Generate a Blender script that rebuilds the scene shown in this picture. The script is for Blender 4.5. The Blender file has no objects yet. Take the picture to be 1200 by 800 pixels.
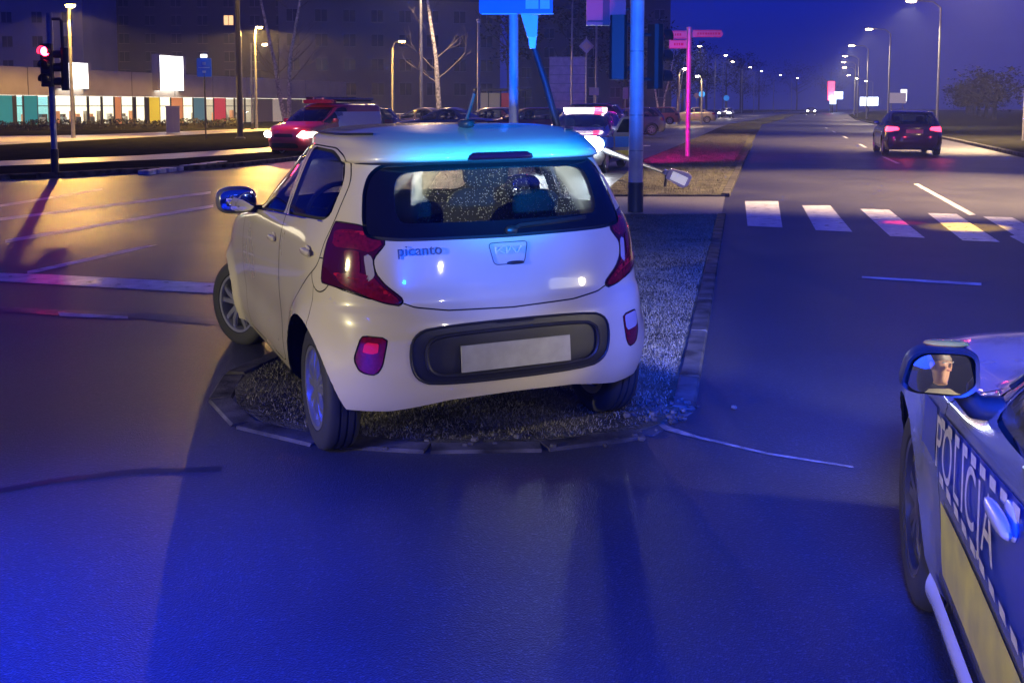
import bpy, math, random
import numpy as np
from mathutils import Vector, Matrix

S = bpy.context.scene
COL = S.collection
R = math.radians
PI = math.pi
rng = np.random.default_rng(5)
random.seed(5)

# ------------------------------------------------------------------ camera
CAM_H = 1.575
cam_d = bpy.data.cameras.new('camera')
cam = bpy.data.objects.new('camera', cam_d)
COL.objects.link(cam)
S.camera = cam
cam.location = (0, 0, CAM_H)
cam.rotation_euler = (R(85), 0, 0)
cam_d.sensor_width = 36
cam_d.lens = 37.5
cam_d.shift_y = -0.138
cam_d.clip_start = 0.05
cam_d.clip_end = 3000

# ------------------------------------------------------------------ world (hazy night sky, blue cast)
W = bpy.data.worlds.new('World')
S.world = W
W.use_nodes = True
wn = W.node_tree.nodes
wl = W.node_tree.links
bg = wn['Background']
tc = wn.new('ShaderNodeTexCoord')
sp = wn.new('ShaderNodeSeparateXYZ')
rp = wn.new('ShaderNodeValToRGB')
wl.new(tc.outputs['Generated'], sp.inputs[0])
wl.new(sp.outputs['Z'], rp.inputs[0])
wl.new(rp.outputs[0], bg.inputs[0])
e = rp.color_ramp.elements
e[0].position = 0.0
e[0].color = (0.011, 0.019, 0.21, 1)
e[1].position = 0.9
e[1].color = (0.003, 0.012, 0.33, 1)
m_ = rp.color_ramp.elements.new(0.10)
m_.color = (0.003, 0.013, 0.35, 1)
bg.inputs[1].default_value = 1.0

S.view_settings.view_transform = 'Standard'
S.view_settings.look = 'None'
S.view_settings.exposure = 0
S.view_settings.gamma = 1
S.cycles.use_denoising = True
S.cycles.max_bounces = 6
S.cycles.transparent_max_bounces = 16
S.cycles.sample_clamp_indirect = 4.0
S.cycles.caustics_reflective = False
S.cycles.caustics_refractive = False


def lamp(name, kind, loc, power, color, target=None, size=60, blend=0.3, radius=0.08, parent=None):
    d = bpy.data.lights.new(name, kind)
    d.energy = power
    d.color = color
    d.shadow_soft_size = radius
    if kind == 'SPOT':
        d.spot_size = R(size)
        d.spot_blend = blend
    o = bpy.data.objects.new(name, d)
    COL.objects.link(o)
    o.location = loc
    if target is not None:
        v = Vector(target) - Vector(loc)
        o.rotation_euler = v.to_track_quat('-Z', 'Y').to_euler()
    if parent:
        o.parent = parent
    return o


HAZE = 0.0010
BLUE = (0.02, 0.10, 1.0)
SODIUM = (1.0, 0.55, 0.10)
WARM = (1.0, 0.80, 0.52)
lamp('assumed_fill_light', 'SPOT', (-25, -11.0, 4.8), 24000, (1.0, .87, .44), (-.9, 5.9, .9), 11.5, .8, .15)  # assumed unseen lamp, no fixture built; spot added to warm the hatchback's left side
lamp('assumed_fill_light', 'SPOT', (-25, -10.0, 4.9), 22000, (1.0, .84, .46), (1.3, 2.3, .55), 7, .8, .15)  # second spot from the assumed lamp, added to warm the patrol car's side
# spots standing in for unseen beacons; high blue ones added to colour the road
lamp('beacon_standin_light', 'SPOT', (.1, -.6, 2.2), 5200, (0.002, 0.03, 1.0), (.1, 1.05, 0), 66, 0.6, 0.35)
lamp('beacon_standin_light', 'SPOT', (-2.7, .8, 2.4), 7000, (0.002, 0.03, 1.0), (-1.9, 2.7, 0), 50, 0.8, 0.35)
lamp('beacon_standin_light', 'SPOT', (.4, .4, 2.3), 4200, (0.004, 0.05, 1.0), (2.4, 5.6, 0), 42, 0.7, 0.3)
lamp('beacon_standin_light', 'SPOT', (.5, .5, 2.3), 9500, (0.006, 0.06, 1.0), (2.25, 7.4, 0), 30, 0.9, 0.3)
lamp('beacon_standin_light', 'SPOT', (1.0, -1.2, 1.30), 8500, (0.0, 0.42, 1.0), (-0.05, 4.8, 1.53), 12, 0.95, 0.06)
lamp('beacon_standin_light', 'SPOT', (.9, -1.3, 1.24), 4300, (0.0, 0.08, 1.0), (-0.05, 4.7, 1.19), 13, 0.95, 0.06)
lamp('beacon_standin_light', 'SPOT', (.25, -2.2, 1.36), 23000, (0.006, 0.12, 1.0), (0.9, 14, 4.3), 25, 0.6, 0.06)
lamp('beacon_standin_light', 'SPOT', (2.1, 1.4, 1.62), 4200, (1.0, 0.0, 0.36), (5.6, 33, 3.6), 7, 0.5, 0.06)
lamp('beacon_standin_light', 'SPOT', (2.1, 1.3, 1.62), 1500, (1.0, 0.05, 0.20), (1.15, 15.8, 3.15), 3.0, 0.5, 0.06)
# ------------------------------------------------------------------ materials
MATS = {}


def mat(name, color=(.5, .5, .5), rough=.5, metal=0.0, coat=0.0, emit=None, estr=0.0, noise=None, bump=None, spec=None, alpha_glass=False):
    if name in MATS:
        return MATS[name]
    m = bpy.data.materials.new(name)
    m.use_nodes = True
    n = m.node_tree.nodes
    l = m.node_tree.links
    b = n['Principled BSDF']
    b.inputs['Base Color'].default_value = (*color, 1)
    b.inputs['Roughness'].default_value = rough
    b.inputs['Metallic'].default_value = metal
    b.inputs['Coat Weight'].default_value = coat
    b.inputs['Coat Roughness'].default_value = 0.06
    if spec is not None:
        b.inputs['Specular IOR Level'].default_value = spec
    if emit:
        b.inputs['Emission Color'].default_value = (*emit, 1)
        b.inputs['Emission Strength'].default_value = estr
    if noise or bump:
        t = n.new('ShaderNodeTexCoord')
    if noise:      # (scale, amount, roughness amount)
        x = n.new('ShaderNodeTexNoise')
        x.inputs['Scale'].default_value = noise[0]
        x.inputs['Detail'].default_value = 6
        l.new(t.outputs['Object'], x.inputs['Vector'])
        r = n.new('ShaderNodeValToRGB')
        a = noise[1]
        r.color_ramp.elements[0].position = .3
        r.color_ramp.elements[1].position = .7
        r.color_ramp.elements[0].color = (*[max(0, c * (1 - a)) for c in color], 1)
        r.color_ramp.elements[1].color = (*[min(1, c * (1 + a)) for c in color], 1)
        l.new(x.outputs['Fac'], r.inputs[0])
        l.new(r.outputs[0], b.inputs['Base Color'])
        if len(noise) > 2:
            mr = n.new('ShaderNodeMapRange')
            mr.inputs['To Min'].default_value = max(0.03, rough - noise[2])
            mr.inputs['To Max'].default_value = min(1, rough + noise[2])
            l.new(x.outputs['Fac'], mr.inputs['Value'])
            l.new(mr.outputs[0], b.inputs['Roughness'])
    if bump:       # (scale, strength, distance)
        x = n.new('ShaderNodeTexNoise')
        x.inputs['Scale'].default_value = bump[0]
        x.inputs['Detail'].default_value = 4
        l.new(t.outputs['Object'], x.inputs['Vector'])
        bp = n.new('ShaderNodeBump')
        bp.inputs['Strength'].default_value = bump[1]
        bp.inputs['Distance'].default_value = bump[2]
        l.new(x.outputs['Fac'], bp.inputs['Height'])
        l.new(bp.outputs[0], b.inputs['Normal'])
    MATS[name] = m
    return m


def glass_mat(name, tint=(.8, .85, .88), dirt=0.0, dark=0.0, drops=False):
    """thin sheet glass: see-through with a Fresnel reflection, rain drops as small whitish specks"""
    m = bpy.data.materials.new(name)
    m.use_nodes = True
    n = m.node_tree.nodes
    l = m.node_tree.links
    n.clear()
    out = n.new('ShaderNodeOutputMaterial')
    tr = n.new('ShaderNodeBsdfTransparent')
    tr.inputs[0].default_value = (*tint, 1)
    gl = n.new('ShaderNodeBsdfGlossy')
    gl.inputs['Roughness'].default_value = 0.03
    lw = n.new('ShaderNodeLayerWeight')
    lw.inputs[0].default_value = 0.5
    pw_ = n.new('ShaderNodeMath')
    pw_.operation = 'POWER'
    pw_.inputs[1].default_value = 4.0
    l.new(lw.outputs['Facing'], pw_.inputs[0])
    fr = n.new('ShaderNodeMath')
    fr.operation = 'MULTIPLY_ADD'
    fr.inputs[1].default_value = .85
    fr.inputs[2].default_value = .045
    l.new(pw_.outputs[0], fr.inputs[0])
    ad = n.new('ShaderNodeMath')
    ad.operation = 'ADD'
    ad.inputs[1].default_value = dark
    l.new(fr.outputs[0], ad.inputs[0])
    mx = n.new('ShaderNodeMixShader')
    l.new(ad.outputs[0], mx.inputs[0])
    l.new(tr.outputs[0], mx.inputs[1])
    l.new(gl.outputs[0], mx.inputs[2])
    last = mx
    if drops or dirt:
        t = n.new('ShaderNodeTexCoord')
        v = n.new('ShaderNodeTexVoronoi')
        v.inputs['Scale'].default_value = 95
        v.inputs['Randomness'].default_value = 1
        l.new(t.outputs['Object'], v.inputs['Vector'])
        nz = n.new('ShaderNodeTexNoise')
        nz.inputs['Scale'].default_value = 7
        nz.inputs['Detail'].default_value = 5
        l.new(t.outputs['Object'], nz.inputs['Vector'])
        lt = n.new('ShaderNodeMath')
        lt.operation = 'LESS_THAN'
        th = n.new('ShaderNodeMath')
        th.operation = 'MULTIPLY'
        th.inputs[1].default_value = 0.55 if drops else 0.0
        l.new(nz.outputs['Fac'], th.inputs[0])
        l.new(v.outputs['Distance'], lt.inputs[0])
        l.new(th.outputs[0], lt.inputs[1])
        mu = n.new('ShaderNodeMath')
        mu.operation = 'MULTIPLY_ADD'
        mu.inputs[1].default_value = 0.30
        mu.inputs[2].default_value = dirt
        l.new(lt.outputs[0], mu.inputs[0])
        tl = n.new('ShaderNodeBsdfTranslucent')
        tl.inputs[0].default_value = (.95, .97, 1, 1)
        m2 = n.new('ShaderNodeMixShader')
        if drops == 'rear':
            vd = n.new('ShaderNodeVectorMath')
            vd.operation = 'DISTANCE'
            vd.inputs[1].default_value = (.02, -.42, 1.02)
            nzv = n.new('ShaderNodeVectorMath')
            nzv.operation = 'MULTIPLY_ADD'
            nzv.inputs[1].default_value = (.05, .05, .05)
            l.new(nz.outputs['Color'], nzv.inputs[0])
            l.new(t.outputs['Object'], nzv.inputs[2])
            l.new(nzv.outputs[0], vd.inputs[0])
            sw = n.new('ShaderNodeMapRange')
            sw.inputs['From Min'].default_value = .37
            sw.inputs['From Max'].default_value = .43
            sw.inputs['To Min'].default_value = 0
            sw.inputs['To Max'].default_value = .5
            l.new(vd.outputs['Value'], sw.inputs['Value'])
            mxx = n.new('ShaderNodeMath')
            mxx.operation = 'MAXIMUM'
            l.new(mu.outputs[0], mxx.inputs[0])
            l.new(sw.outputs[0], mxx.inputs[1])
            mu = mxx
        l.new(mu.outputs[0], m2.inputs[0])
        l.new(mx.outputs[0], m2.inputs[1])
        l.new(tl.outputs[0], m2.inputs[2])
        last = m2
    l.new(last.outputs[0], out.inputs[0])
    MATS[name] = m
    return m


def asphalt_mat(name, base, r0, r1, patch):
    m = bpy.data.materials.new(name)
    m.use_nodes = True
    n = m.node_tree.nodes
    l = m.node_tree.links
    b = n['Principled BSDF']
    t = n.new('ShaderNodeTexCoord')
    big = n.new('ShaderNodeTexNoise')
    big.inputs['Scale'].default_value = 0.35
    big.inputs['Detail'].default_value = 7
    big.inputs['Roughness'].default_value = .6
    l.new(t.outputs['Object'], big.inputs['Vector'])
    fine = n.new('ShaderNodeTexVoronoi')
    fine.inputs['Scale'].default_value = 150
    l.new(t.outputs['Object'], fine.inputs['Vector'])
    fn = n.new('ShaderNodeTexNoise')
    fn.inputs['Scale'].default_value = 130
    fn.inputs['Detail'].default_value = 5
    l.new(t.outputs['Object'], fn.inputs['Vector'])
    # colour: aggregate grains + broad stains
    cr = n.new('ShaderNodeValToRGB')
    cr.color_ramp.elements[0].color = (*[c * .55 for c in base], 1)
    cr.color_ramp.elements[1].color = (*[c * 1.6 for c in base], 1)
    cr.color_ramp.elements[0].position = .35
    cr.color_ramp.elements[1].position = .75
    ad = n.new('ShaderNodeMath')
    ad.operation = 'MULTIPLY_ADD'
    ad.inputs[1].default_value = .5
    l.new(fn.outputs['Fac'], ad.inputs[0])
    h = n.new('ShaderNodeMath')
    h.operation = 'MULTIPLY'
    h.inputs[1].default_value = .55
    l.new(big.outputs['Fac'], h.inputs[0])
    l.new(h.outputs[0], ad.inputs[2])
    l.new(ad.outputs[0], cr.inputs[0])
    l.new(cr.outputs[0], b.inputs['Base Color'])
    mr = n.new('ShaderNodeMapRange')
    mr.inputs['From Min'].default_value = .25
    mr.inputs['From Max'].default_value = .75
    mr.inputs['To Min'].default_value = r0
    mr.inputs['To Max'].default_value = r1
    l.new(big.outputs['Fac'], mr.inputs['Value'])
    l.new(mr.outputs[0], b.inputs['Roughness'])
    b.inputs['Specular IOR Level'].default_value = .38
    bp = n.new('ShaderNodeBump')
    bp.inputs['Strength'].default_value = patch
    bp.inputs['Distance'].default_value = .0035
    l.new(fine.outputs['Distance'], bp.inputs['Height'])
    sk = n.new('ShaderNodeMath')
    sk.operation = 'GREATER_THAN'
    th_ = n.new('ShaderNodeMapRange')
    th_.inputs['From Min'].default_value = .38
    th_.inputs['From Max'].default_value = .62
    th_.inputs['To Min'].default_value = .985
    th_.inputs['To Max'].default_value = .84
    l.new(big.outputs['Fac'], th_.inputs['Value'])
    l.new(th_.outputs[0], sk.inputs[1])
    sx = n.new('ShaderNodeSeparateColor')
    l.new(fine.outputs['Color'], sx.inputs[0])
    l.new(sx.outputs[0], sk.inputs[0])
    mxs = n.new('ShaderNodeMix')
    mxs.data_type = 'RGBA'
    mxs.inputs['B'].default_value = (*[min(.5, c * 2.1) for c in base], 1)  # sparkle glints put into the colour of scattered grains
    l.new(sk.outputs[0], mxs.inputs['Factor'])
    l.new(cr.outputs[0], mxs.inputs['A'])
    l.new(mxs.outputs['Result'], b.inputs['Base Color'])
    l.new(bp.outputs[0], b.inputs['Normal'])
    MATS[name] = m
    return m


M_ASPH = asphalt_mat('wet_asphalt', (.040, .040, .045), .33, .48, .55)
M_PAVE = asphalt_mat('pavement_slabs', (.16, .155, .15), .40, .6, .3)
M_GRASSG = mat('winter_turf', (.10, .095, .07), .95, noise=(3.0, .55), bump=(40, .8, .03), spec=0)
M_KERB = mat('kerb_concrete', (.07, .066, .062), .9, spec=.15, noise=(5, .8), bump=(60, .5, .008))
M_PAINT = mat('road_paint', (.66, .66, .64), .32, noise=(7, .35, .15), bump=(70, .3, .004))
M_PAINTW = mat('worn_road_paint', (.60, .60, .57), .5, noise=(5, .5, .15), bump=(70, .3, .004))
M_BLACK = mat('black_plastic', (.012, .012, .014), .45)
M_INNER = mat('dark_cabin_trim', (.015, .015, .017), .8)
M_RUBBER = mat('tyre_rubber', (.018, .018, .019), .75, bump=(60, .2, .004))
M_ALLOY = mat('alloy_silver', (.55, .55, .56), .28, .85)
M_CREAM = mat('milky_beige_paint', (.56, .50, .36), .30, coat=1.0, noise=(2.2, .06, .08))
M_SILVER = mat('silver_paint', (.42, .43, .45), .30, .75, coat=1.0, noise=(3, .05, .05))
M_RED = mat('red_lens', (.15, .003, .014), .12, coat=1.0, noise=(60, .35))
M_REDD = mat('dark_red_lens', (.055, .003, .012), .1, coat=1.0)
M_CLEAR = mat('clear_lens', (.38, .34, .38), .15, coat=1.0)
M_CHROME = mat('chrome', (.8, .8, .82), .12, 1.0)
M_PLATE = mat('plate_white', (.30, .30, .31), .5, noise=(12, .15))
M_GLASSB = mat('black_glass_border', (.006, .006, .008), .06, coat=.4)
M_GLASS = glass_mat('wet_window_glass', (.80, .84, .86), dirt=.03, drops=True)
M_DEW = glass_mat('dewy_rear_glass', (.80, .84, .86), dirt=.03, drops='rear')
M_GLASS2 = glass_mat('tinted_window_glass', (.55, .6, .62), dark=.03, dirt=.01)
M_MIRROR = mat('mirror_glass', (.95, .95, .95), .01, 1.0)
M_SEAT = mat('seat_fabric', (.004, .004, .005), .9)
M_STEEL = mat('galvanised_steel', (.36, .37, .38), .45, .6, noise=(5, .2, .1))
M_DARKM = mat('dark_painted_metal', (.03, .032, .04), .5)
M_MAST = mat('mast_grey_paint', (.62, .63, .64), .45, noise=(4, .15))
M_SIGNB = mat('sign_blue', (.01, .07, .55), .35)
M_SIGNW = mat('sign_white', (.8, .8, .8), .35)
M_SIGNBACK = mat('sign_back_grey', (.42, .42, .43), .45, .2)
M_BARK = mat('birch_bark', (.50, .47, .43), .8, noise=(9, .75), bump=(20, .6, .02))
M_DBARK = mat('dark_bark', (.07, .06, .05), .9, noise=(9, .4))
M_TWIG = mat('twigs', (.008, .008, .007), .95, noise=(2, .5), spec=.05)
M_TRANSL = mat('lit_shop_interior', (.85, .82, .75), .8)


def emat(name, col, s):
    return mat(name, (.8, .8, .8), .4, emit=col, estr=s)


# ------------------------------------------------------------------ object helpers
def mesh_from(V, F, smooth=False):
    me = bpy.data.meshes.new('mesh')
    me.from_pydata([tuple(map(float, v)) for v in V], [], [tuple(int(i) for i in f) for f in F])
    if smooth:
        me.polygons.foreach_set('use_smooth', [True] * len(me.polygons))
    me.update()
    return me


def link(name, me, m=None, parent=None, smooth=None):
    if m is not None and not me.materials:
        me.materials.append(m)
    o = bpy.data.objects.new(name, me)
    COL.objects.link(o)
    if parent:
        o.parent = parent
    return o


def tag(o, label, cat, group=None):
    o['label'] = label
    o['category'] = cat
    if group:
        o['group'] = group
    return o


def empty(name, loc, rz=0, label=None, cat=None, group=None):
    o = bpy.data.objects.new(name, None)
    COL.objects.link(o)
    o.location = loc
    o.rotation_euler = (0, 0, rz)
    o.empty_display_size = .2
    if label:
        tag(o, label, cat, group)
    return o


class MB:
    def __init__(s):
        s.V = []
        s.F = []

    def add(s, V, F):
        b = len(s.V)
        s.V += [tuple(v) for v in V]
        s.F += [tuple(b + i for i in f) for f in F]
        return s

    def box(s, c, d, rz=0, bev=0.0):
        x, y, z = d[0] / 2, d[1] / 2, d[2] / 2
        if bev > 0:
            b = min(bev, x * .9, y * .9)
            pl = [(-x + b, -y), (x - b, -y), (x, -y + b), (x, y - b), (x - b, y), (-x + b, y), (-x, y - b), (-x, -y + b)]
            V = [(px, py, pz) for pz in (-z, z) for px, py in pl]
            F = [tuple(range(7, -1, -1)), tuple(range(8, 16))] + [(i, (i + 1) % 8, 8 + (i + 1) % 8, 8 + i) for i in range(8)]
        else:
            V = [(a, b, g) for g in (-z, z) for a, b in ((-x, -y), (x, -y), (x, y), (-x, y))]
            F = [(3, 2, 1, 0), (4, 5, 6, 7), (0, 1, 5, 4), (1, 2, 6, 5), (2, 3, 7, 6), (3, 0, 4, 7)]
        cs, sn = math.cos(rz), math.sin(rz)
        V = [(c[0] + a * cs - b * sn, c[1] + a * sn + b * cs, c[2] + g) for a, b, g in V]
        return s.add(V, F)

    def tube(s, pts, rad, n=8, cap=True):
        pts = [Vector(p) for p in pts]
        if not hasattr(rad, '__len__'):
            rad = [rad] * len(pts)
        V, F = [], []
        up = None
        for i, p in enumerate(pts):
            d = (pts[min(i + 1, len(pts) - 1)] - pts[max(i - 1, 0)]).normalized()
            if up is None:
                a = Vector((0, 0, 1)) if abs(d.z) < .9 else Vector((1, 0, 0))
                up = d.cross(a).normalized()
            else:
                up = (up - d * up.dot(d)).normalized()
            q = d.cross(up)
            for k in range(n):
                t = 2 * PI * k / n
                V.append(p + (up * math.cos(t) + q * math.sin(t)) * rad[i])
        for i in range(len(pts) - 1):
            for k in range(n):
                a, b = i * n + k, i * n + (k + 1) % n
                F.append((a, b, b + n, a + n))
        if cap:
            F.append(tuple(range(n - 1, -1, -1)))
            F.append(tuple(range((len(pts) - 1) * n, len(pts) * n)))
        return s.add(V, F)

    def lathe(s, prof, axis='z', c=(0, 0, 0), n=24, closed=False):
        V, F = [], []
        for r, h in prof:
            for k in range(n):
                t = 2 * PI * k / n
                a, b = r * math.cos(t), r * math.sin(t)
                p = {'z': (a, b, h), 'x': (h, a, b), 'y': (b, h, a)}[axis]
                V.append((c[0] + p[0], c[1] + p[1], c[2] + p[2]))
        m = len(prof)
        for i in range(m if closed else m - 1):
            j = (i + 1) % m
            for k in range(n):
                F.append((i * n + k, i * n + (k + 1) % n, j * n + (k + 1) % n, j * n + k))
        return s.add(V, F)

    def prism(s, poly, axis, a, b):
        n = len(poly)
        def mk(p, t):
            return {'x': (t, p[0], p[1]), 'y': (p[0], t, p[1]), 'z': (p[0], p[1], t)}[axis]
        V = [mk(p, a) for p in poly] + [mk(p, b) for p in poly]
        F = [tuple(range(n - 1, -1, -1)), tuple(range(n, 2 * n))] + [(i, (i + 1) % n, n + (i + 1) % n, n + i) for i in range(n)]
        return s.add(V, F)

    def ell(s, c, r, n=2.0, nu=20, nv=12, rz=0):
        """superellipsoid blob"""
        def pw(v, e):
            return math.copysign(abs(v) ** e, v)
        V, F = [], []
        e = 2.0 / n
        cs, sn = math.cos(rz), math.sin(rz)
        for j in range(nv + 1):
            ph = -PI / 2 + PI * j / nv
            for i in range(nu):
                th = 2 * PI * i / nu
                x = r[0] * pw(math.cos(ph), e) * pw(math.cos(th), e)
                y = r[1] * pw(math.cos(ph), e) * pw(math.sin(th), e)
                z = r[2] * pw(math.sin(ph), e)
                V.append((c[0] + x * cs - y * sn, c[1] + x * sn + y * cs, c[2] + z))
        for j in range(nv):
            for i in range(nu):
                F.append((j * nu + i, j * nu + (i + 1) % nu, (j + 1) * nu + (i + 1) % nu, (j + 1) * nu + i))
        return s.add(V, F)

    def mesh(s, smooth=False):
        return mesh_from(s.V, s.F, smooth)

    def build(s, name, m, parent=None, smooth=False):
        o = link(name, s.mesh(smooth), m, parent)
        if smooth:
            autosmooth(o.data)
        return o


def autosmooth(me, ang=38):
    """mark edges sharper than ang so that shading stays crisp there"""
    import bmesh
    bm = bmesh.new()
    bm.from_mesh(me)
    bmesh.ops.remove_doubles(bm, verts=bm.verts, dist=1e-6)
    bmesh.ops.recalc_face_normals(bm, faces=bm.faces)
    lim = R(ang)
    for ed in bm.edges:
        if len(ed.link_faces) == 2 and ed.calc_face_angle(0) > lim:
            ed.smooth = False
    for f in bm.faces:
        f.smooth = True
    bm.to_mesh(me)
    bm.free()


def text_mesh(s, size, extrude=.002, spacing=1.0):
    cu = bpy.data.curves.new('txt', 'FONT')
    cu.body = s
    cu.size = size
    cu.extrude = extrude
    cu.space_character = spacing
    cu.align_x = 'CENTER'
    cu.align_y = 'CENTER'
    o = bpy.data.objects.new('txt', cu)
    COL.objects.link(o)
    dg = bpy.context.evaluated_depsgraph_get()
    me = bpy.data.meshes.new_from_object(o.evaluated_get(dg))
    bpy.data.objects.remove(o)
    V = np.array([v.co[:] for v in me.vertices])
    F = [tuple(p.vertices) for p in me.polygons]
    return V, F


def struct(name, me, m):
    o = link(name, me, m)
    o['kind'] = 'structure'
    return o


def poly_sheet(poly, z):
    return mesh_from([(p[0], p[1], z) for p in poly], [tuple(range(len(poly)))])


def slab(poly, z0, z1):
    return MB().prism(poly, 'z', z0, z1).mesh()


# pixel of a 1200 x 800 picture taken from where we stand -> point on the ground (used to survey the junction)
def G(u, v, z=0.0):
    f, p = 1250.0, R(5)
    a = (u - 600) / f
    b = -(v - (125 + f * math.tan(p))) / f
    C, s_ = math.cos(p), math.sin(p)
    r = (a, C + b * s_, -s_ + b * C)
    t = (z - CAM_H) / r[2]
    return (r[0] * t, r[1] * t)


# ================================================================== SETTING: ground, roads, island
g = mesh_from([(-420, -60, 0), (420, -60, 0), (420, 620, 0), (-420, 620, 0)], [(0, 1, 2, 3)])
struct('road', g, M_ASPH)

RK = [(0.89, 5.45), (3.06, 15.5), (3.73, 18.6), (6.7, 31), (9.84, 44), (17.6, 76), (22, 94), (33, 131), (52, 197), (90, 309), (160, 480)]   # left kerb of the right carriageway
RR = [(5.2, -8), (9.0, 5), (11.5, 15), (15.9, 33), (19.2, 45), (27.3, 76), (42, 131), (62, 197), (102, 309), (175, 480)]                 # its right kerb
IL = [(-1.63, 6.16), (1.02, 15.5), (1.55, 18.6), (3.8, 31), (7.0, 44), (14.6, 76), (19, 94), (30, 131), (49, 197), (87, 309), (157, 480)]  # left edge of the island


def cut(a, b, pts):
    return [p for p in pts if a <= p[1] <= b]


nose = [(-1.63, 6.16), (-1.62, 5.8), (-1.50, 5.42), (-1.26, 5.10), (-.98, 4.93), (-.67, 4.82), (-.15, 4.80), (.36, 4.86), (.66, 5.05), (.84, 5.25), (.89, 5.45)]
ISL_Z = 0.022
near_poly = nose + [(3.06, 15.5), (1.02, 15.5)]
struct('island_turf', slab([(x * .97 + .02, y if y > 15 else y + .05) for x, y in near_poly], -.05, ISL_Z - .01), M_GRASSG)
struct('island_pavement', slab([(1.02, 15.504), (3.06, 15.504), (3.73, 18.6), (1.55, 18.6)], -.05, ISL_Z - .015), M_PAVE)
far_poly = cut(18.5, 500, RK) + cut(18.5, 500, IL)[::-1]
far_poly = [(x, y + (.004 if y < 19 else 0)) for x, y in far_poly]
struct('far_island_turf', slab(far_poly, -.05, ISL_Z + .02), M_GRASSG)

# kerb of the island: separate stones along its edge
kerb = empty('island_kerb', (0, 0, 0))
kerb['kind'] = 'structure'


def kerb_run(path, w, z0, z1, L, parent, jit=.004, maxn=80):
    pts = [Vector((x, y, 0)) for x, y in path]
    seg = [0]
    for a, b in zip(pts, pts[1:]):
        seg.append(seg[-1] + (b - a).length)
    def at(s):
        for i in range(len(pts) - 1):
            if s <= seg[i + 1] or i == len(pts) - 2:
                t = (s - seg[i]) / max(1e-6, seg[i + 1] - seg[i])
                return pts[i].lerp(pts[i + 1], t)
    n = min(maxn, max(1, int(seg[-1] / L)))
    for i in range(n):
        a = at(seg[-1] * i / n + .008)
        b = at(seg[-1] * (i + 1) / n - .008)
        d = b - a
        z = z1 + random.uniform(-jit, jit)
        mb = MB()
        cs = d.normalized()
        nrm = Vector((-cs.y, cs.x, 0))
        prof = [(0, z0), (0, z - .012), (.012, z), (w - .02, z), (w, z - .02), (w, z0)]
        V = [a - nrm * (w / 2) + nrm * q + Vector((0, 0, h)) for q, h in prof] + [b - nrm * (w / 2) + nrm * q + Vector((0, 0, h)) for q, h in prof]
        F = [(k, (k + 1) % 6, 6 + (k + 1) % 6, 6 + k) for k in range(6)] + [tuple(range(5, -1, -1)), tuple(range(6, 12))]
        mb.add(V, F)
        mb.build('kerbstone', M_KERB, parent)


kerb_run(nose, .14, -.05, ISL_Z - .012, .47, kerb, .006)
kerb_run([(.89, 5.45), (3.06, 15.5)], .13, -.05, ISL_Z, .62, kerb)
kerb_run([(3.73, 18.62), (6.7, 31), (9.84, 44)], .15, -.05, ISL_Z + .04, 1.0, kerb)
kerb_run([(-1.63, 6.16), (1.02, 15.5)], .13, -.05, ISL_Z, 1.0, kerb)

# verges and paths on the right and on the left
RV = RR + [(410, 480), (410, -8)]
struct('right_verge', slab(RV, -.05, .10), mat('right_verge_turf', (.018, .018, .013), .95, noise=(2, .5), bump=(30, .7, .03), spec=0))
kr = empty('right_kerb', (0, 0, 0))
kr['kind'] = 'structure'
kerb_run(cut(4, 140, RR), .16, -.05, .125, 2.0, kr)
LK = [(-30, 17), (-14.2, 20.6), (-10.6, 23.2), (-7.4, 27.5), (-5.6, 34), (-4.4, 44), (-1.0, 60), (6, 94), (17, 131), (36, 197), (74, 309), (144, 480)]     # left kerb of the left carriageway
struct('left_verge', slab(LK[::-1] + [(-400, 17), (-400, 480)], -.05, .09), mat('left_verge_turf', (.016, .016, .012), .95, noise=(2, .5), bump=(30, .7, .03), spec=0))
kl = empty('left_kerb', (0, 0, 0))
kl['kind'] = 'structure'
kerb_run(cut(17, 62, LK), .16, -.05, .115, 1.6, kl)
path_m = asphalt_mat('wet_path', (.34, .32, .29), .35, .5, .12)
struct('footpath', poly_sheet([(-34, 36.5), (-20.5, 38.5), (-17.2, 55), (-13.8, 72), (-17.5, 72), (-22.2, 56), (-34, 49)], .098), path_m)
struct('cycle_path', poly_sheet([(-30, 24.6), (-13.2, 26.0), (-9.6, 30.2), (-7.4, 36.5), (-6.0, 46), (-7.4, 46), (-9.2, 37.5), (-11.3, 32.2), (-14.2, 28.6), (-30, 27.6)], .104), path_m)

# painted markings: thin sheets on the asphalt
marks = empty('road_markings', (0, 0, 0))
marks['kind'] = 'structure'


def mark(px, m=M_PAINT, name='painted_line', z=.004):
    P = [G(u, v) for u, v in px]
    link(name, poly_sheet(P, z), m, marks)


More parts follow.
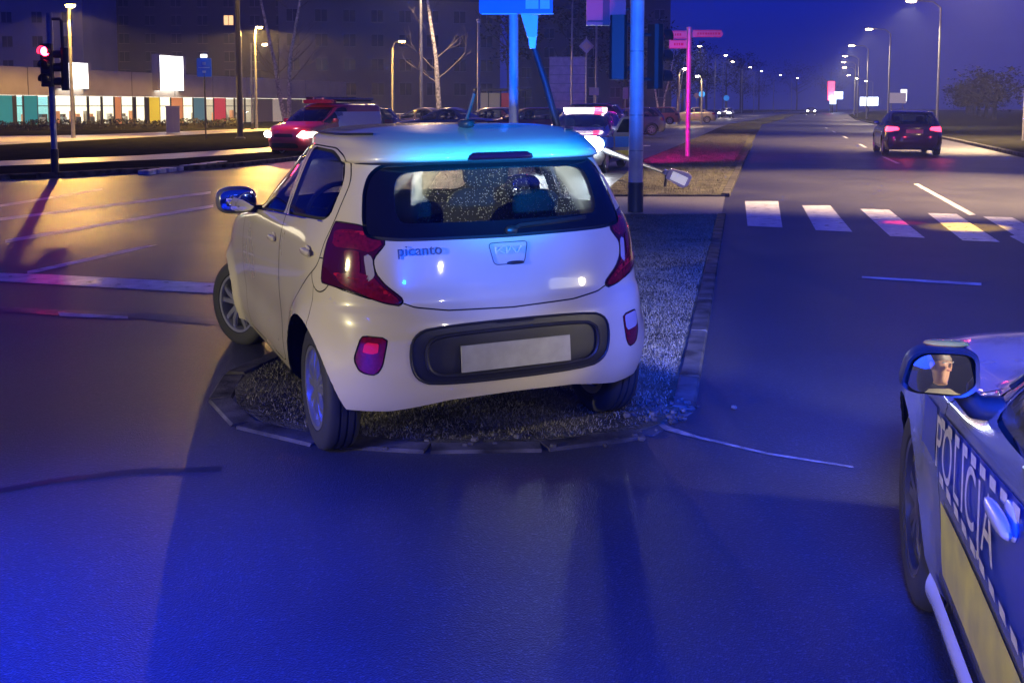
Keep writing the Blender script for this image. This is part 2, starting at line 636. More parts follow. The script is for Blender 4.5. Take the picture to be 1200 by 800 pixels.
for q in ([(873, 236), (912, 236), (917, 267), (876, 265)], [(940, 241), (973, 241), (999, 272), (956, 270)], [(1008, 245), (1042, 246), (1084, 279), (1043, 277)],
          [(1087, 250), (1121, 251), (1172, 284), (1128, 282)], [(1152, 254), (1186, 255), (1250, 288), (1206, 286)], [(1216, 258), (1250, 259), (1335, 293), (1290, 291)]):
    mark(q, M_PAINT, 'crossing_bar')
mark([(1071, 216), (1076, 215.5), (1144, 252), (1136, 252.5)])
mark([(1183, 277), (1189, 276), (1246, 305), (1238, 306)])
for y0, y1 in ((29.5, 33.5), (41, 45), (53, 57), (65, 69), (77, 81)):
    def ctr(y):
        l = np.interp(y, [p[1] for p in RK], [p[0] for p in RK])
        r = np.interp(y, [p[1] for p in RR], [p[0] for p in RR])
        return l + (r - l) * .5
    link('painted_line', poly_sheet([(ctr(y0) - .06, y0), (ctr(y0) + .06, y0), (ctr(y1) + .06, y1), (ctr(y1) - .06, y1)], .004), M_PAINT, marks)
mark([(58, 322), (247, 332), (300, 334), (300, 347), (247, 344), (0, 330), (-120, 322), (-120, 316)], M_PAINT, 'stop_line')
mark([(6, 285), (6, 281), (250, 240), (250, 243)], M_PAINTW)
mark([(0, 259), (0, 255.5), (247, 224.5), (247, 227)], M_PAINTW)
mark([(32, 322), (32, 318), (162, 289.5), (185, 287), (162, 293)], M_PAINTW)
mark([(0, 243), (0, 240), (120, 221), (120, 223)], M_PAINTW)
mark([(70, 371), (68, 366), (150, 371), (150, 374)], M_PAINTW)
mark([(1010, 326), (1010, 324), (1150, 332), (1150, 335)], M_PAINTW)
mark([(740, 171), (740, 170), (762, 170.5), (762, 171.5)], M_PAINT)
# low raised refuge line on the left carriageway
rf = MB()
for i in range(8):
    a, b = G(168 + 12 * i, 205 - 1.55 * i), G(177 + 12 * i, 203.8 - 1.55 * i)
    rf.box(((a[0] + b[0]) / 2, (a[1] + b[1]) / 2, .05), (math.dist(a, b) * .95, .30, .10), math.atan2(b[1] - a[1], b[0] - a[0]), .03)
rf_o = rf.build('refuge_kerb', mat('painted_kerb', (.6, .6, .58), .6, noise=(8, .3)))
rf_o['kind'] = 'structure'
# strip of newer asphalt and the seam beside it
M_SEAM = mat('bitumen_seam', (.014, .014, .016), .35, noise=(8, .3, .1))
for pts, w in (([(-40, 360), (60, 366), (150, 369), (245, 377), (320, 384)], 3.2), ([(0, 575), (60, 564), (150, 553), (260, 549)], 2.6)):
    A = [(u, v - w) for u, v in pts]
    B = [(u, v + w) for u, v in pts[::-1]]
    mark(A + B, M_SEAM, 'bitumen_seam', .003)
# pale streak of spilled sand from the kerb corner
mark([(742, 486), (768, 489), (783, 500), (820, 512), (900, 531), (1000, 547), (1000, 549), (900, 533.5), (820, 515), (780, 505), (764, 493)], mat('spilled_sand', (.20, .18, .16), .8, noise=(14, .5)), 'sand_streak', .0045)


# island grass blades (nobody could count them)
def grass(poly, n, z, name, hmin=.03, hmax=.075):
    P = np.array(poly)
    lo, hi = P.min(0), P.max(0)
    pts = rng.uniform(lo, hi, (n * 3, 2))
    x, y = pts[:, 0], pts[:, 1]
    ins = np.zeros(len(pts), bool)
    for i in range(len(P)):
        (x1, y1), (x2, y2) = P[i], P[i - 1]
        c = ((y1 > y) != (y2 > y)) & (x < (x2 - x1) * (y - y1) / (y2 - y1 + 1e-12) + x1)
        ins ^= c
    pts = pts[ins][:n]
    k = len(pts)
    pn = np.sin(pts[:, 0] * 5.1 + 1.3 * np.sin(pts[:, 1] * 3.3)) * np.sin(pts[:, 1] * 4.3 + pts[:, 0] * 2.0)
    keep = rng.uniform(-1, 1.2, k) < pn + .75
    pts = pts[keep]
    k = len(pts)
    a = rng.uniform(0, 2 * PI, k)
    h = rng.uniform(hmin, hmax, k)
    w = rng.uniform(.002, .0045, k)
    ln = rng.uniform(.1, 1.1, k) * h
    b = rng.uniform(0, 2 * PI, k)
    V = np.zeros((k, 3, 3))
    V[:, 0] = np.stack([pts[:, 0] - w * np.cos(a), pts[:, 1] - w * np.sin(a), np.full(k, z)], 1)
    V[:, 1] = np.stack([pts[:, 0] + w * np.cos(a), pts[:, 1] + w * np.sin(a), np.full(k, z)], 1)
    V[:, 2] = np.stack([pts[:, 0] + ln * np.cos(b), pts[:, 1] + ln * np.sin(b), z + h], 1)
    me = bpy.data.meshes.new(name)
    me.vertices.add(k * 3)
    me.vertices.foreach_set('co', V.ravel())
    me.loops.add(k * 3)
    me.loops.foreach_set('vertex_index', np.arange(k * 3))
    me.polygons.add(k)
    me.polygons.foreach_set('loop_start', np.arange(k) * 3)
    me.update(calc_edges=True)
    o = link(name, me, mat('dry_grass_blades', (.17, .16, .125), .8, noise=(38, .65), spec=.1))
    o['kind'] = 'stuff'
    return o


inner = [(x + (.10 if x < 0 else -.06), y + (.10 if y < 7 else 0)) for x, y in near_poly]
grass(inner, 170000, ISL_Z - .012, 'island_grass', .006, .022)
grass([(3.60, 18.7), (6.5, 31), (9.6, 44), (13.4, 60), (11.0, 60), (7.1, 44), (3.9, 31), (1.65, 18.7)], 70000, ISL_Z + .018, 'far_island_grass', .03, .07)
rub = MB()
for i in range(70):
    u, v = (random.gauss(782, 22), random.gauss(487, 9)) if i < 45 else (random.uniform(420, 760), random.gauss(515, 7))
    x, y = G(u, v)
    r = random.uniform(.006, .022)
    rub.ell((x, y, (.01 if v > 500 else ISL_Z) + r * .3), (r, r * random.uniform(.6, 1), r * .6), 3, 6, 4, random.uniform(0, 3))
ro = rub.build('kerb_rubble', M_KERB)
ro['kind'] = 'stuff'
# litter of pebbles and leaves on the pavement of the island is left to the material
# ================================================================== VEHICLES
def pchip(xs, ys):
    xs = np.asarray(xs, float)
    ys = np.asarray(ys, float)
    h = np.diff(xs)
    d = np.diff(ys) / h
    m = np.zeros(len(xs))
    m[0], m[-1] = d[0], d[-1]
    for i in range(1, len(xs) - 1):
        if d[i - 1] * d[i] > 0:
            w1, w2 = 2 * h[i] + h[i - 1], h[i] + 2 * h[i - 1]
            m[i] = (w1 + w2) / (w1 / d[i - 1] + w2 / d[i])

    def f(x):
        x = np.clip(np.asarray(x, float), xs[0], xs[-1])
        i = np.clip(np.searchsorted(xs, x) - 1, 0, len(xs) - 2)
        t = (x - xs[i]) / h[i]
        return (ys[i] * (1 + 2 * t) * (1 - t) ** 2 + m[i] * h[i] * t * (1 - t) ** 2 + ys[i + 1] * t * t * (3 - 2 * t) + m[i + 1] * h[i] * t * t * (t - 1))
    return f


def chaikin(P, k=2):
    P = np.array(P, float)
    for _ in range(k):
        Q = np.roll(P, -1, 0)
        P = np.stack([P * .75 + Q * .25, P * .25 + Q * .75], 1).reshape(-1, 2)
    return P


def fillet(P, f=.25):
    """cut each corner a little, keep the straight sides"""
    out = []
    n = len(P)
    for i in range(n):
        a, b, c = (np.array(P[(i + j) % n], float) for j in (-1, 0, 1))
        r = min(f, .45 * np.linalg.norm(a - b), .45 * np.linalg.norm(c - b))
        p = b + (a - b) / np.linalg.norm(a - b) * r
        q = b + (c - b) / np.linalg.norm(c - b) * r
        for t in (0, .25, .5, .75, 1):
            out.append((1 - t) ** 2 * p + 2 * t * (1 - t) * b + t * t * q)
    return np.array(out)


def sdf(P, a, b):
    """signed distance of the points (a, b) to polygon P, positive inside"""
    P = np.asarray(P, float)
    best = np.full(len(a), 1e9)
    ins = np.zeros(len(a), bool)
    for i in range(len(P)):
        x1, y1 = P[i - 1]
        x2, y2 = P[i]
        dx, dy = x2 - x1, y2 - y1
        t = np.clip(((a - x1) * dx + (b - y1) * dy) / (dx * dx + dy * dy + 1e-12), 0, 1)
        best = np.minimum(best, np.hypot(a - x1 - t * dx, b - y1 - t * dy))
        c = ((y1 > b) != (y2 > b)) & (a < (x2 - x1) * (b - y1) / (y2 - y1 + 1e-15) + x1)
        ins ^= c
    return np.where(ins, best, -best)


def clip(m, fv):
    """the part of mesh m = (V, F) where the vertex field fv is positive, cut smoothly along its zero line"""
    V, F = m
    pos = fv > 0
    keep, part = [], []
    for f in F:
        s = 0
        for i in f:
            s += pos[i]
        if s == len(f):
            keep.append(f)
        elif s:
            part.append(f)
    extra, cache = [], {}
    nV = len(V)

    def cross(i, j):
        k = (i, j) if i < j else (j, i)
        if k not in cache:
            t = fv[i] / (fv[i] - fv[j])
            extra.append(V[i] + (V[j] - V[i]) * t)
            cache[k] = nV + len(extra) - 1
        return cache[k]
    for f in part:
        q = []
        n = len(f)
        for a in range(n):
            i, j = f[a], f[(a + 1) % n]
            if pos[i]:
                q.append(i)
            if pos[i] != pos[j]:
                q.append(cross(i, j))
        if len(q) >= 3:
            keep.append(tuple(q))
    A = np.vstack([V] + ([np.array(extra)] if extra else []))
    used = sorted({i for f in keep for i in f})
    mp = {i: k for k, i in enumerate(used)}
    return A[used] if used else np.zeros((0, 3)), [tuple(mp[i] for i in f) for f in keep]


class Body:
    """car body: a stack of rounded plan outlines; y forward from the rear axle, z up from the ground"""

    def __init__(s, tab, Dr, nr, Df, nf, roofH, ya, yb, arches, flare=.016, mroof=2.6, dz=.02, npts=(44, 44, 22), nroof=14, pinch=.010, extra_z=()):
        t = np.array(tab, float)
        s.z0, s.z1 = t[0, 0], t[-1, 0]
        s.w, s.yr, s.yf = pchip(t[:, 0], t[:, 1]), pchip(t[:, 0], t[:, 2]), pchip(t[:, 0], t[:, 3])
        s.Dr, s.nr, s.Df, s.nf = Dr, nr, Df, nf
        s.arches, s.flare, s.pinch = arches, flare, pinch
        zs = np.unique(np.round(np.concatenate([np.arange(s.z0, s.z1, dz), [s.z1], np.array(extra_z)]), 4))
        nR, nS, nF = npts
        rings = []

        def ring(z):
            w, yr, yf = float(s.w(z)), float(s.yr(z)), float(s.yf(z))
            Dr_, Df_ = min(s.Dr, (yf - yr) * .45), min(s.Df, (yf - yr) * .5)
            ph = np.linspace(0, PI / 2, 160)
            x = w * np.sin(ph) ** (2 / s.nr)
            y = yr + Dr_ * (1 - np.cos(ph) ** (2 / s.nr))
            def res(x, y, n):
                L = np.concatenate([[0], np.cumsum(np.hypot(np.diff(x), np.diff(y)))])
                u = np.linspace(0, L[-1], n)
                return np.stack([np.interp(u, L, x), np.interp(u, L, y)], 1)
            A = res(x, y, nR)
            ys = np.linspace(yr + Dr_, yf - Df_, nS + 2)[1:-1]
            B = np.stack([np.full(nS, w), ys], 1)
            xf = w * np.cos(ph) ** (2 / s.nf)
            yfv = yf - Df_ * (1 - np.sin(ph) ** (2 / s.nf))
            C = res(xf, yfv, nF)
            return np.vstack([A, B, C])
        for z in zs:
            r = ring(z)
            rings.append(np.column_stack([r, np.full(len(r), z)]))
        base = rings[-1].copy()
        for k in range(1, nroof + 1):
            ph = PI / 2 * k / nroof
            gsc = max(0.0, math.cos(ph)) ** (2 / mroof)
            zz = s.z1 + roofH * math.sin(ph) ** (2 / mroof)
            q = base.copy()
            yc = np.clip(q[:, 1], ya, yb)
            q[:, 0] = base[:, 0] * gsc
            gy = 1 - math.sin(ph) ** (2 / mroof * 1.3)
            q[:, 1] = yc + (base[:, 1] - yc) * gy
            q[:, 2] = zz
            rings.append(q)
        n = len(rings[0])
        V = []
        for r in rings:
            l = r[1:-1][::-1].copy()
            l[:, 0] *= -1
            V.append(np.vstack([r, l]))
        N = len(V[0])
        V = np.vstack(V)
        V[:, 0] += np.sign(V[:, 0]) * s.bulge(V[:, 1], V[:, 2]) * (np.abs(V[:, 0]) > .3)
        F = []
        for i in range(len(rings) - 1):
            for k in range(N):
                k2 = (k + 1) % N
                F.append((i * N + k, i * N + k2, (i + 1) * N + k2, (i + 1) * N + k))
        s.mesh = (V, F)
        s.roof_top = s.z1 + roofH

    def bulge(s, y, z):
        y = np.asarray(y, float)
        z = np.asarray(z, float)
        b = np.zeros(np.broadcast(y, z).shape)
        for (yy, zz, r) in s.arches:
            d = np.hypot(y - yy, z - zz)
            b = b + s.flare * np.clip(1 - (d - r) / .13, 0, 1) ** 2 * (d > r - .05)
        ym = (s.arches[0][0] + s.arches[1][0]) / 2
        b = b - s.pinch * np.exp(-((z - .50) / .12) ** 2) * np.exp(-((y - ym) / .75) ** 4)
        return b

    def side_x(s, y, z):
        w, yr, yf = s.w(z), s.yr(z), s.yf(z)
        q = np.clip(1 - (y - yr) / s.Dr, 0, 1)
        x = w * np.clip(1 - q ** s.nr, 0, 1) ** (1 / s.nr)
        q = np.clip(1 - (yf - y) / s.Df, 0, 1)
        x = np.minimum(x, w * np.clip(1 - q ** s.nf, 0, 1) ** (1 / s.nf))
        return x + s.bulge(y, z)

    def rear_y(s, x, z):
        w, yr = s.w(z), s.yr(z)
        q = np.clip(np.abs(x) / w, 0, 1)
        return yr + s.Dr * (1 - (1 - q ** s.nr) ** (1 / s.nr))


def patch(fn, us, vs):
    """grid patch: fn(u, v) -> point"""
    V = [fn(u, v) for v in vs for u in us]
    n = len(us)
    F = [(j * n + i, j * n + i + 1, (j + 1) * n + i + 1, (j + 1) * n + i) for j in range(len(vs) - 1) for i in range(n - 1)]
    return V, F


def part(name, m, material, parent, label=None, push=0.0, smooth=True):
    if not m[1]:
        return None
    me = mesh_from(m[0], m[1], smooth)
    if push:
        nn = np.array([v.normal[:] for v in me.vertices])
        V = np.asarray(m[0]) + nn * push
        me.vertices.foreach_set('co', V.ravel())
        me.update()
    o = link(name, me, material, parent)
    if label:
        o['label'] = label
    return o


def largest(m):
    V, F = m
    p = list(range(len(V)))
    def find(a):
        while p[a] != a:
            p[a] = p[p[a]]
            a = p[a]
        return a
    for f in F:
        r = find(f[0])
        for i in f[1:]:
            p[find(i)] = r
    if not F:
        return m
    cnt = {}
    for f in F:
        k = find(f[0])
        cnt[k] = cnt.get(k, 0) + 1
    b = max(cnt, key=cnt.get)
    F2 = [f for f in F if find(f[0]) == b]
    us = sorted({i for f in F2 for i in f})
    mp = {i: k for k, i in enumerate(us)}
    return V[us], [tuple(mp[i] for i in f) for f in F2]


def make_wheel(parent, x, y, r, w, side, spokes=5, steer=0.0, rim_r=None, fine=True, rimmat=None):
    """side -1: outer face towards -x"""
    rr = rim_r or r * .66
    root = empty('wheel', (x, y, r), 0)
    root.parent = parent
    root.rotation_euler = (0, 0, steer)
    h = w / 2
    n = 48 if fine else 20
    prof = [(rr, -h * .80), (rr + .012, -h * .96), (r * .86, -h), (r * .955, -h * .88), (r * .985, -h * .72)]
    if fine:
        for c in (-.42, -.02, .38):
            prof += [(r, h * (c - .14)), (r, h * (c + .10)), (r - .008, h * (c + .13)), (r - .008, h * (c + .20)), (r, h * (c + .23))]
    prof += [(r * .985, h * .72), (r * .955, h * .88), (r * .86, h), (rr + .012, h * .96), (rr, h * .80)]
    MB().lathe(prof, 'x', n=n).build('tyre', M_RUBBER, root, True)
    rim = MB()
    o = side * h
    rim.lathe([(rr + .004, o * .92), (rr - .012, o * .90), (rr - .022, o * .55), (rr - .03, -o * .8), (rr + .002, -o * .85)], 'x', n=n)
    # spokes: pairs of tapered bars from the hub to the lip
    for k in range(spokes):
        t = 2 * PI * k / spokes + .3
        for off in (-.17, .17):
            a0, a1 = t + off * 1.2, t + off * 1.55
            r0, r1 = rr * .20, rr - .008
            w0, w1 = rr * .11, rr * .085
            V = []
            for rad, ang, ww, dep in ((r0, a0, w0, .80), (rr * .62, (a0 + a1) / 2, w0 * .9, .86), (r1, a1, w1, .72)):
                ca, sa = math.cos(ang), math.sin(ang)
                for q, dd in ((-1, -.16), (-.75, 0), (.75, 0), (1, -.16)):
                    px, pz = rad * ca - q * ww * sa, rad * sa + q * ww * ca
                    V.append((o * (dep + dd), px, pz))
            F = []
            for i in range(2):
                for j in range(3):
                    F.append((i * 4 + j, i * 4 + j + 1, i * 4 + 5 + j, i * 4 + 4 + j))
            rim.add(V, F)
    rim.lathe([(.001, o * .84), (rr * .13, o * .84), (rr * .22, o * .80), (rr * .26, o * .6), (rr * .26, 0)], 'x', n=20)
    rim.build('rim', rimmat or M_ALLOY, root, True)
    MB().lathe([(.001, o * .10), (rr * .72, o * .10), (rr * .72, -o * .1), (rr - .03, -o * .5)], 'x', n=24).build('brake_disc', M_DARKM, root)
    return root


def wheel_wells(B, parent, wx):
    for yy, zz, r in B.arches:
        for s in (-1, 1):
            wb = MB()
            n = 18
            V, F = [], []
            for i in range(n + 1):
                t = -.45 + (PI + .50) * i / n
                py_, pz_ = yy + (r + .012) * math.cos(t), zz + (r + .012) * math.sin(t)
                for xx in (float(B.side_x(py_, max(pz_, .26))) - .005 if pz_ > .24 else wx - .05, wx - .30):
                    V.append((s * xx, py_, pz_))
            for i in range(n):
                F.append((2 * i, 2 * i + 1, 2 * i + 3, 2 * i + 2))
            wb.add(V, F)
            m = len(V)
            wb.add([(s * (wx - .30), yy + (r + .012) * math.cos(-.45 + (PI + .50) * i / n), zz + (r + .012) * math.sin(-.45 + (PI + .50) * i / n)) for i in range(n + 1)], [tuple(range(n + 1))])
            wb.build('wheel_well', mat('wheel_well_felt', (.008, .008, .009), 1.0, spec=.05), parent)


def seats(parent, front, rear, hw, zc, heads=True):
    """front: y of front seat backs, rear: y of the rear bench back"""
    for s in (-1, 1):
        st = MB().ell((s * hw, front + .22, zc + .06), (.25, .27, .09), 4).ell((s * hw, front - .06, zc + .38), (.24, .075, .33), 3.5).build('seat', M_SEAT, parent, True)
        MB().ell((s * hw, front - .10, zc + .80), (.13, .05, .10), 3.2).tube([(s * hw - .05, front - .09, zc + .66), (s * hw - .05, front - .10, zc + .76)], .007).tube([(s * hw + .05, front - .09, zc + .66), (s * hw + .05, front - .10, zc + .76)], .007).build('headrest', M_SEAT, st, True)
    if rear is not None:
        st = MB().ell((0, rear + .25, zc + .04), (hw * 1.75, .25, .09), 4).ell((0, rear, zc + .32), (hw * 1.75, .07, .28), 4).build('rear_bench', M_SEAT, parent, True)
        for s in (-1, 1):
            MB().ell((s * hw, rear - .02, zc + .66), (.12, .045, .08), 3.2).build('headrest', M_SEAT, st, True)


def dashboard(parent, y, hw, z, wheel_side=-1):
    MB().prism(fillet([(y + .45, z - .02), (y, z + .03), (y - .10, z - .05), (y - .05, z - .35), (y + .45, z - .35)], .05), 'x', -hw, hw).build('dashboard', M_INNER, parent)
    sw = MB()
    c = Vector((wheel_side * hw * .52, y - .25, z + .02))
    ring = [c + Vector((.185 * math.cos(t), -.06 * math.sin(t), .175 * math.sin(t))) for t in np.linspace(0, 2 * PI, 25)]
    sw.tube(ring, .015, 6, False)
    for t in (0.2, PI - .2, -PI / 2):
        sw.tube([c, c + Vector((.18 * math.cos(t), -.06 * math.sin(t), .17 * math.sin(t)))], .016, 6)
    sw.tube([c, c + Vector((0, .25, -.1))], .03, 8)
    sw.build('steering_wheel', M_BLACK, parent, True)


def make_car(name, spec, loc, rz, paint, label, cat='car', group=None, fine=False, lights=None):
    """a whole car with its parts. lights: dict of materials that replace the unlit lamps"""
    L = lights or {}
    root = empty(name, loc, rz, label, cat, group)
    B = Body(**spec['body'])
    m = B.mesh
    gp = spec.get('gap', .003 if fine else .006)
    P = {}
    V0 = m[0]
    # what is cut away
    def arches(V):
        f = np.full(len(V), -1e3)
        for yy, zz, r in B.arches:
            f = np.maximum(f, r - np.hypot(V[:, 1] - yy, V[:, 2] - zz))
        return f
    zb = spec.get('bottom')
    m = clip(m, -arches(m[0]))
    if zb:
        m = clip(m, m[0][:, 2] - zb(m[0]))
    base = m
    # the list of panels: (name, field, material, push, label)
    holes = []
    panels = []
    ymid = spec['ymid']

    def xz(poly, sx, rear, ylim=None):
        poly = np.asarray(poly)
        def f(V):
            a = V[:, 0] * sx
            d = sdf(poly, a, V[:, 2])
            c = (ymid - V[:, 1]) if rear else (V[:, 1] - ymid)
            d = np.minimum(d, c)
            if ylim is not None:
                d = np.minimum(d, (ylim - V[:, 1]) if rear else (V[:, 1] - ylim))
            return d
        return f

    def yz(poly, sx, zmax=None):
        poly = np.asarray(poly)
        def f(V):
            d = sdf(poly, V[:, 1], V[:, 2])
            return np.minimum(d, V[:, 0] * sx - .15)
        return f
    for nm, poly, mt, lab in spec.get('rear', []):
        panels.append((nm, xz(poly, 1, True, spec.get('rear_ylim')), mt, 0, lab, nm in ('rear_window',)))
    for nm, poly, mt, lab, yl in spec.get('rear_pair', []):
        for sx in (-1, 1):
            panels.append((nm, xz(poly, sx, True, yl), L.get(nm, mt), 0, lab, False))
    for nm, poly, mt, lab in spec.get('front', []):
        panels.append((nm, xz(poly, 1, False), mt, 0, lab, nm == 'windscreen'))
    for nm, poly, mt, lab, yl in spec.get('front_pair', []):
        for sx in (-1, 1):
            panels.append((nm, xz(poly, sx, False, yl), L.get(nm, mt), 0, lab, False))
    for poly in spec.get('side_windows', []):
        for sx in (-1, 1):
            panels.append(('side_window', yz(poly, sx), spec.get('glass', M_GLASS2), 0, None, True))
    for nm, poly, mt in spec.get('side', []):
        for sx in (-1, 1):
            if nm == 'fuel_flap' and sx != spec.get('fuel_side', -1):
                continue
            panels.append((nm, yz(poly, sx), mt or paint, 0, None, False))
    objs = {}
    for nm, f, mt, push, lab, glass in panels:
        fv = f(m[0])
        if fv.max() <= 0:
            continue
        g_ = .007 if (glass and fine) else gp
        pin = clip(m, fv - g_)
        m = clip(m, -fv - g_)
        if nm == 'rear_window' and fine:
            # black ceramic border round the clear pane
            f2 = xz(spec['rear_clear'], 1, True)(pin[0])
            part('window_border', clip(pin, -f2), M_GLASSB, root)
            o = part('rear_window', clip(pin, f2), mt, root)
        else:
            o = part(nm, largest(pin) if glass else pin, mt or paint, root, lab, push)
        if o:
            objs.setdefault(nm, []).append(o)
        if glass:
            fb = xz(spec['rear_clear'], 1, True) if (nm == 'rear_window' and fine) else f
            holes.append((fb, -.004 if (nm == 'rear_window' and fine) else .012))
    objs['body'] = part('body', m, paint, root)
    # dark inner shell seen through the gaps between the panels
    inn = base
    for f, off in holes:
        inn = clip(inn, off - f(inn[0]))
    Vi = inn[0].copy()
    yc = (V0[:, 1].min() + V0[:, 1].max()) / 2
    Vi[:, 0] *= .975
    Vi[:, 1] = (Vi[:, 1] - yc) * .990 + yc
    Vi[:, 2] = (Vi[:, 2] - .7) * .982 + .7
    part('inner_shell', (Vi, inn[1]), M_INNER, root)
    yr, yf = float(B.yr(.5)), float(B.yf(.5))
    wmax = float(B.w(.5))
    MB().box((0, (yr + yf) / 2, spec.get('floor', .27)), (wmax * 1.45, (yf - yr) - .60, .05)).build('underside', M_BLACK, root)
    r, ww = spec['wheel']
    wheel_wells(B, root, spec['wx'] + ww / 2)
    for i, (yy, zz, ra) in enumerate(B.arches):
        for s in (-1, 1):
            make_wheel(root, s * spec['wx'], yy, r, ww, s, spec.get('spokes', 5), spec.get('steer', 0) if i == 1 else 0, None, fine, spec.get('rim_mat'))
    if spec.get('seats'):
        seats(root, *spec['seats'])
    if spec.get('dash'):
        dashboard(root, *spec['dash'])
    # door mirrors
    if spec.get('mirror') and not spec.get('own_mirror'):
        my, mz = spec['mirror']
        for s in (-1, 1):
            x = float(B.side_x(my, mz))
            mo = MB().ell((s * (x + .11), my, mz + .02), (.10, .06, .07), 3, 14, 8).box((s * (x + .01), my + .01, mz - .03), (.08, .04, .03)).build('door_mirror', spec.get('mirror_mat') or paint, root, True)
            MB().ell((s * (x + .11), my - .055, mz + .02), (.085, .012, .055), 3.4, 14, 8).build('mirror_glass', M_MIRROR, mo, True)
    # number plate
    if spec.get('plate'):
        x0, z, w, h_, tilt = spec['plate']
        y = float(B.rear_y(0.0, z)) + spec.get('plate_in', -.008)
        pl = MB().box((0, 0, 0), (w, .008, h_), 0).mesh()
        o = link('number_plate', pl, M_PLATE, root)
        o.location = (x0, y, z)
        o.rotation_euler = (tilt, 0, 0)
    return root, B, objs


def car_tab(L, Wd, H, fo, ro, wb, kind):
    """plan table of an everyday car: fo/ro overhangs, wb wheelbase"""
    hw = Wd / 2
    f = wb + fo
    b = -ro
    k = H / 1.45
    if kind == 'hatch':
        rows = [(.20, .93, .10, -.08), (.32, .975, .03, -.02), (.46, .995, 0, 0), (.60, 1.0, .005, -.01), (.74, .995, .04, -.08), (.84, .985, .06, -.25), (.92, .965, .08, -.70), (.98, .94, .11, -1.20), (1.06, .90, .17, -1.42), (1.20, .83, .29, -1.72), (1.32, .765, .40, -2.02), (1.38, .73, .47, -2.2)]
    elif kind == 'sedan':
        rows = [(.20, .93, .10, -.08), (.32, .975, .03, -.02), (.46, .995, 0, 0), (.60, 1.0, .005, -.01), (.74, .995, .03, -.08), (.84, .985, .05, -.25), (.92, .965, .06, -.70), (.98, .94, .12, -1.20), (1.02, .91, .45, -1.34), (1.18, .83, .85, -1.68), (1.32, .765, 1.15, -2.0), (1.37, .73, 1.3, -2.18)]
    elif kind == 'suv':
        rows = [(.24, .92, .12, -.10), (.36, .97, .03, -.02), (.52, .995, 0, 0), (.70, 1.0, .005, -.01), (.84, .995, .02, -.06), (.94, .985, .04, -.20), (1.0, .965, .05, -.60), (1.05, .94, .08, -1.10), (1.12, .91, .12, -1.30), (1.24, .855, .20, -1.55), (1.34, .80, .28, -1.80), (1.40, .765, .34, -1.95)]
    else:   # van
        rows = [(.22, .94, .06, -.10), (.36, .98, .02, -.02), (.55, 1.0, 0, 0), (.80, 1.0, 0, -.04), (.95, .995, .005, -.15), (1.05, .985, .01, -.50), (1.10, .975, .01, -.82), (1.25, .955, .02, -1.05), (1.45, .925, .035, -1.40), (1.60, .89, .06, -1.75)]
    tab = [(z * (k if z > .6 else 1) if kind != 'van' else z * H / 1.72, w * hw, b + dr, f + df) for z, w, dr, df in rows]
    return tab


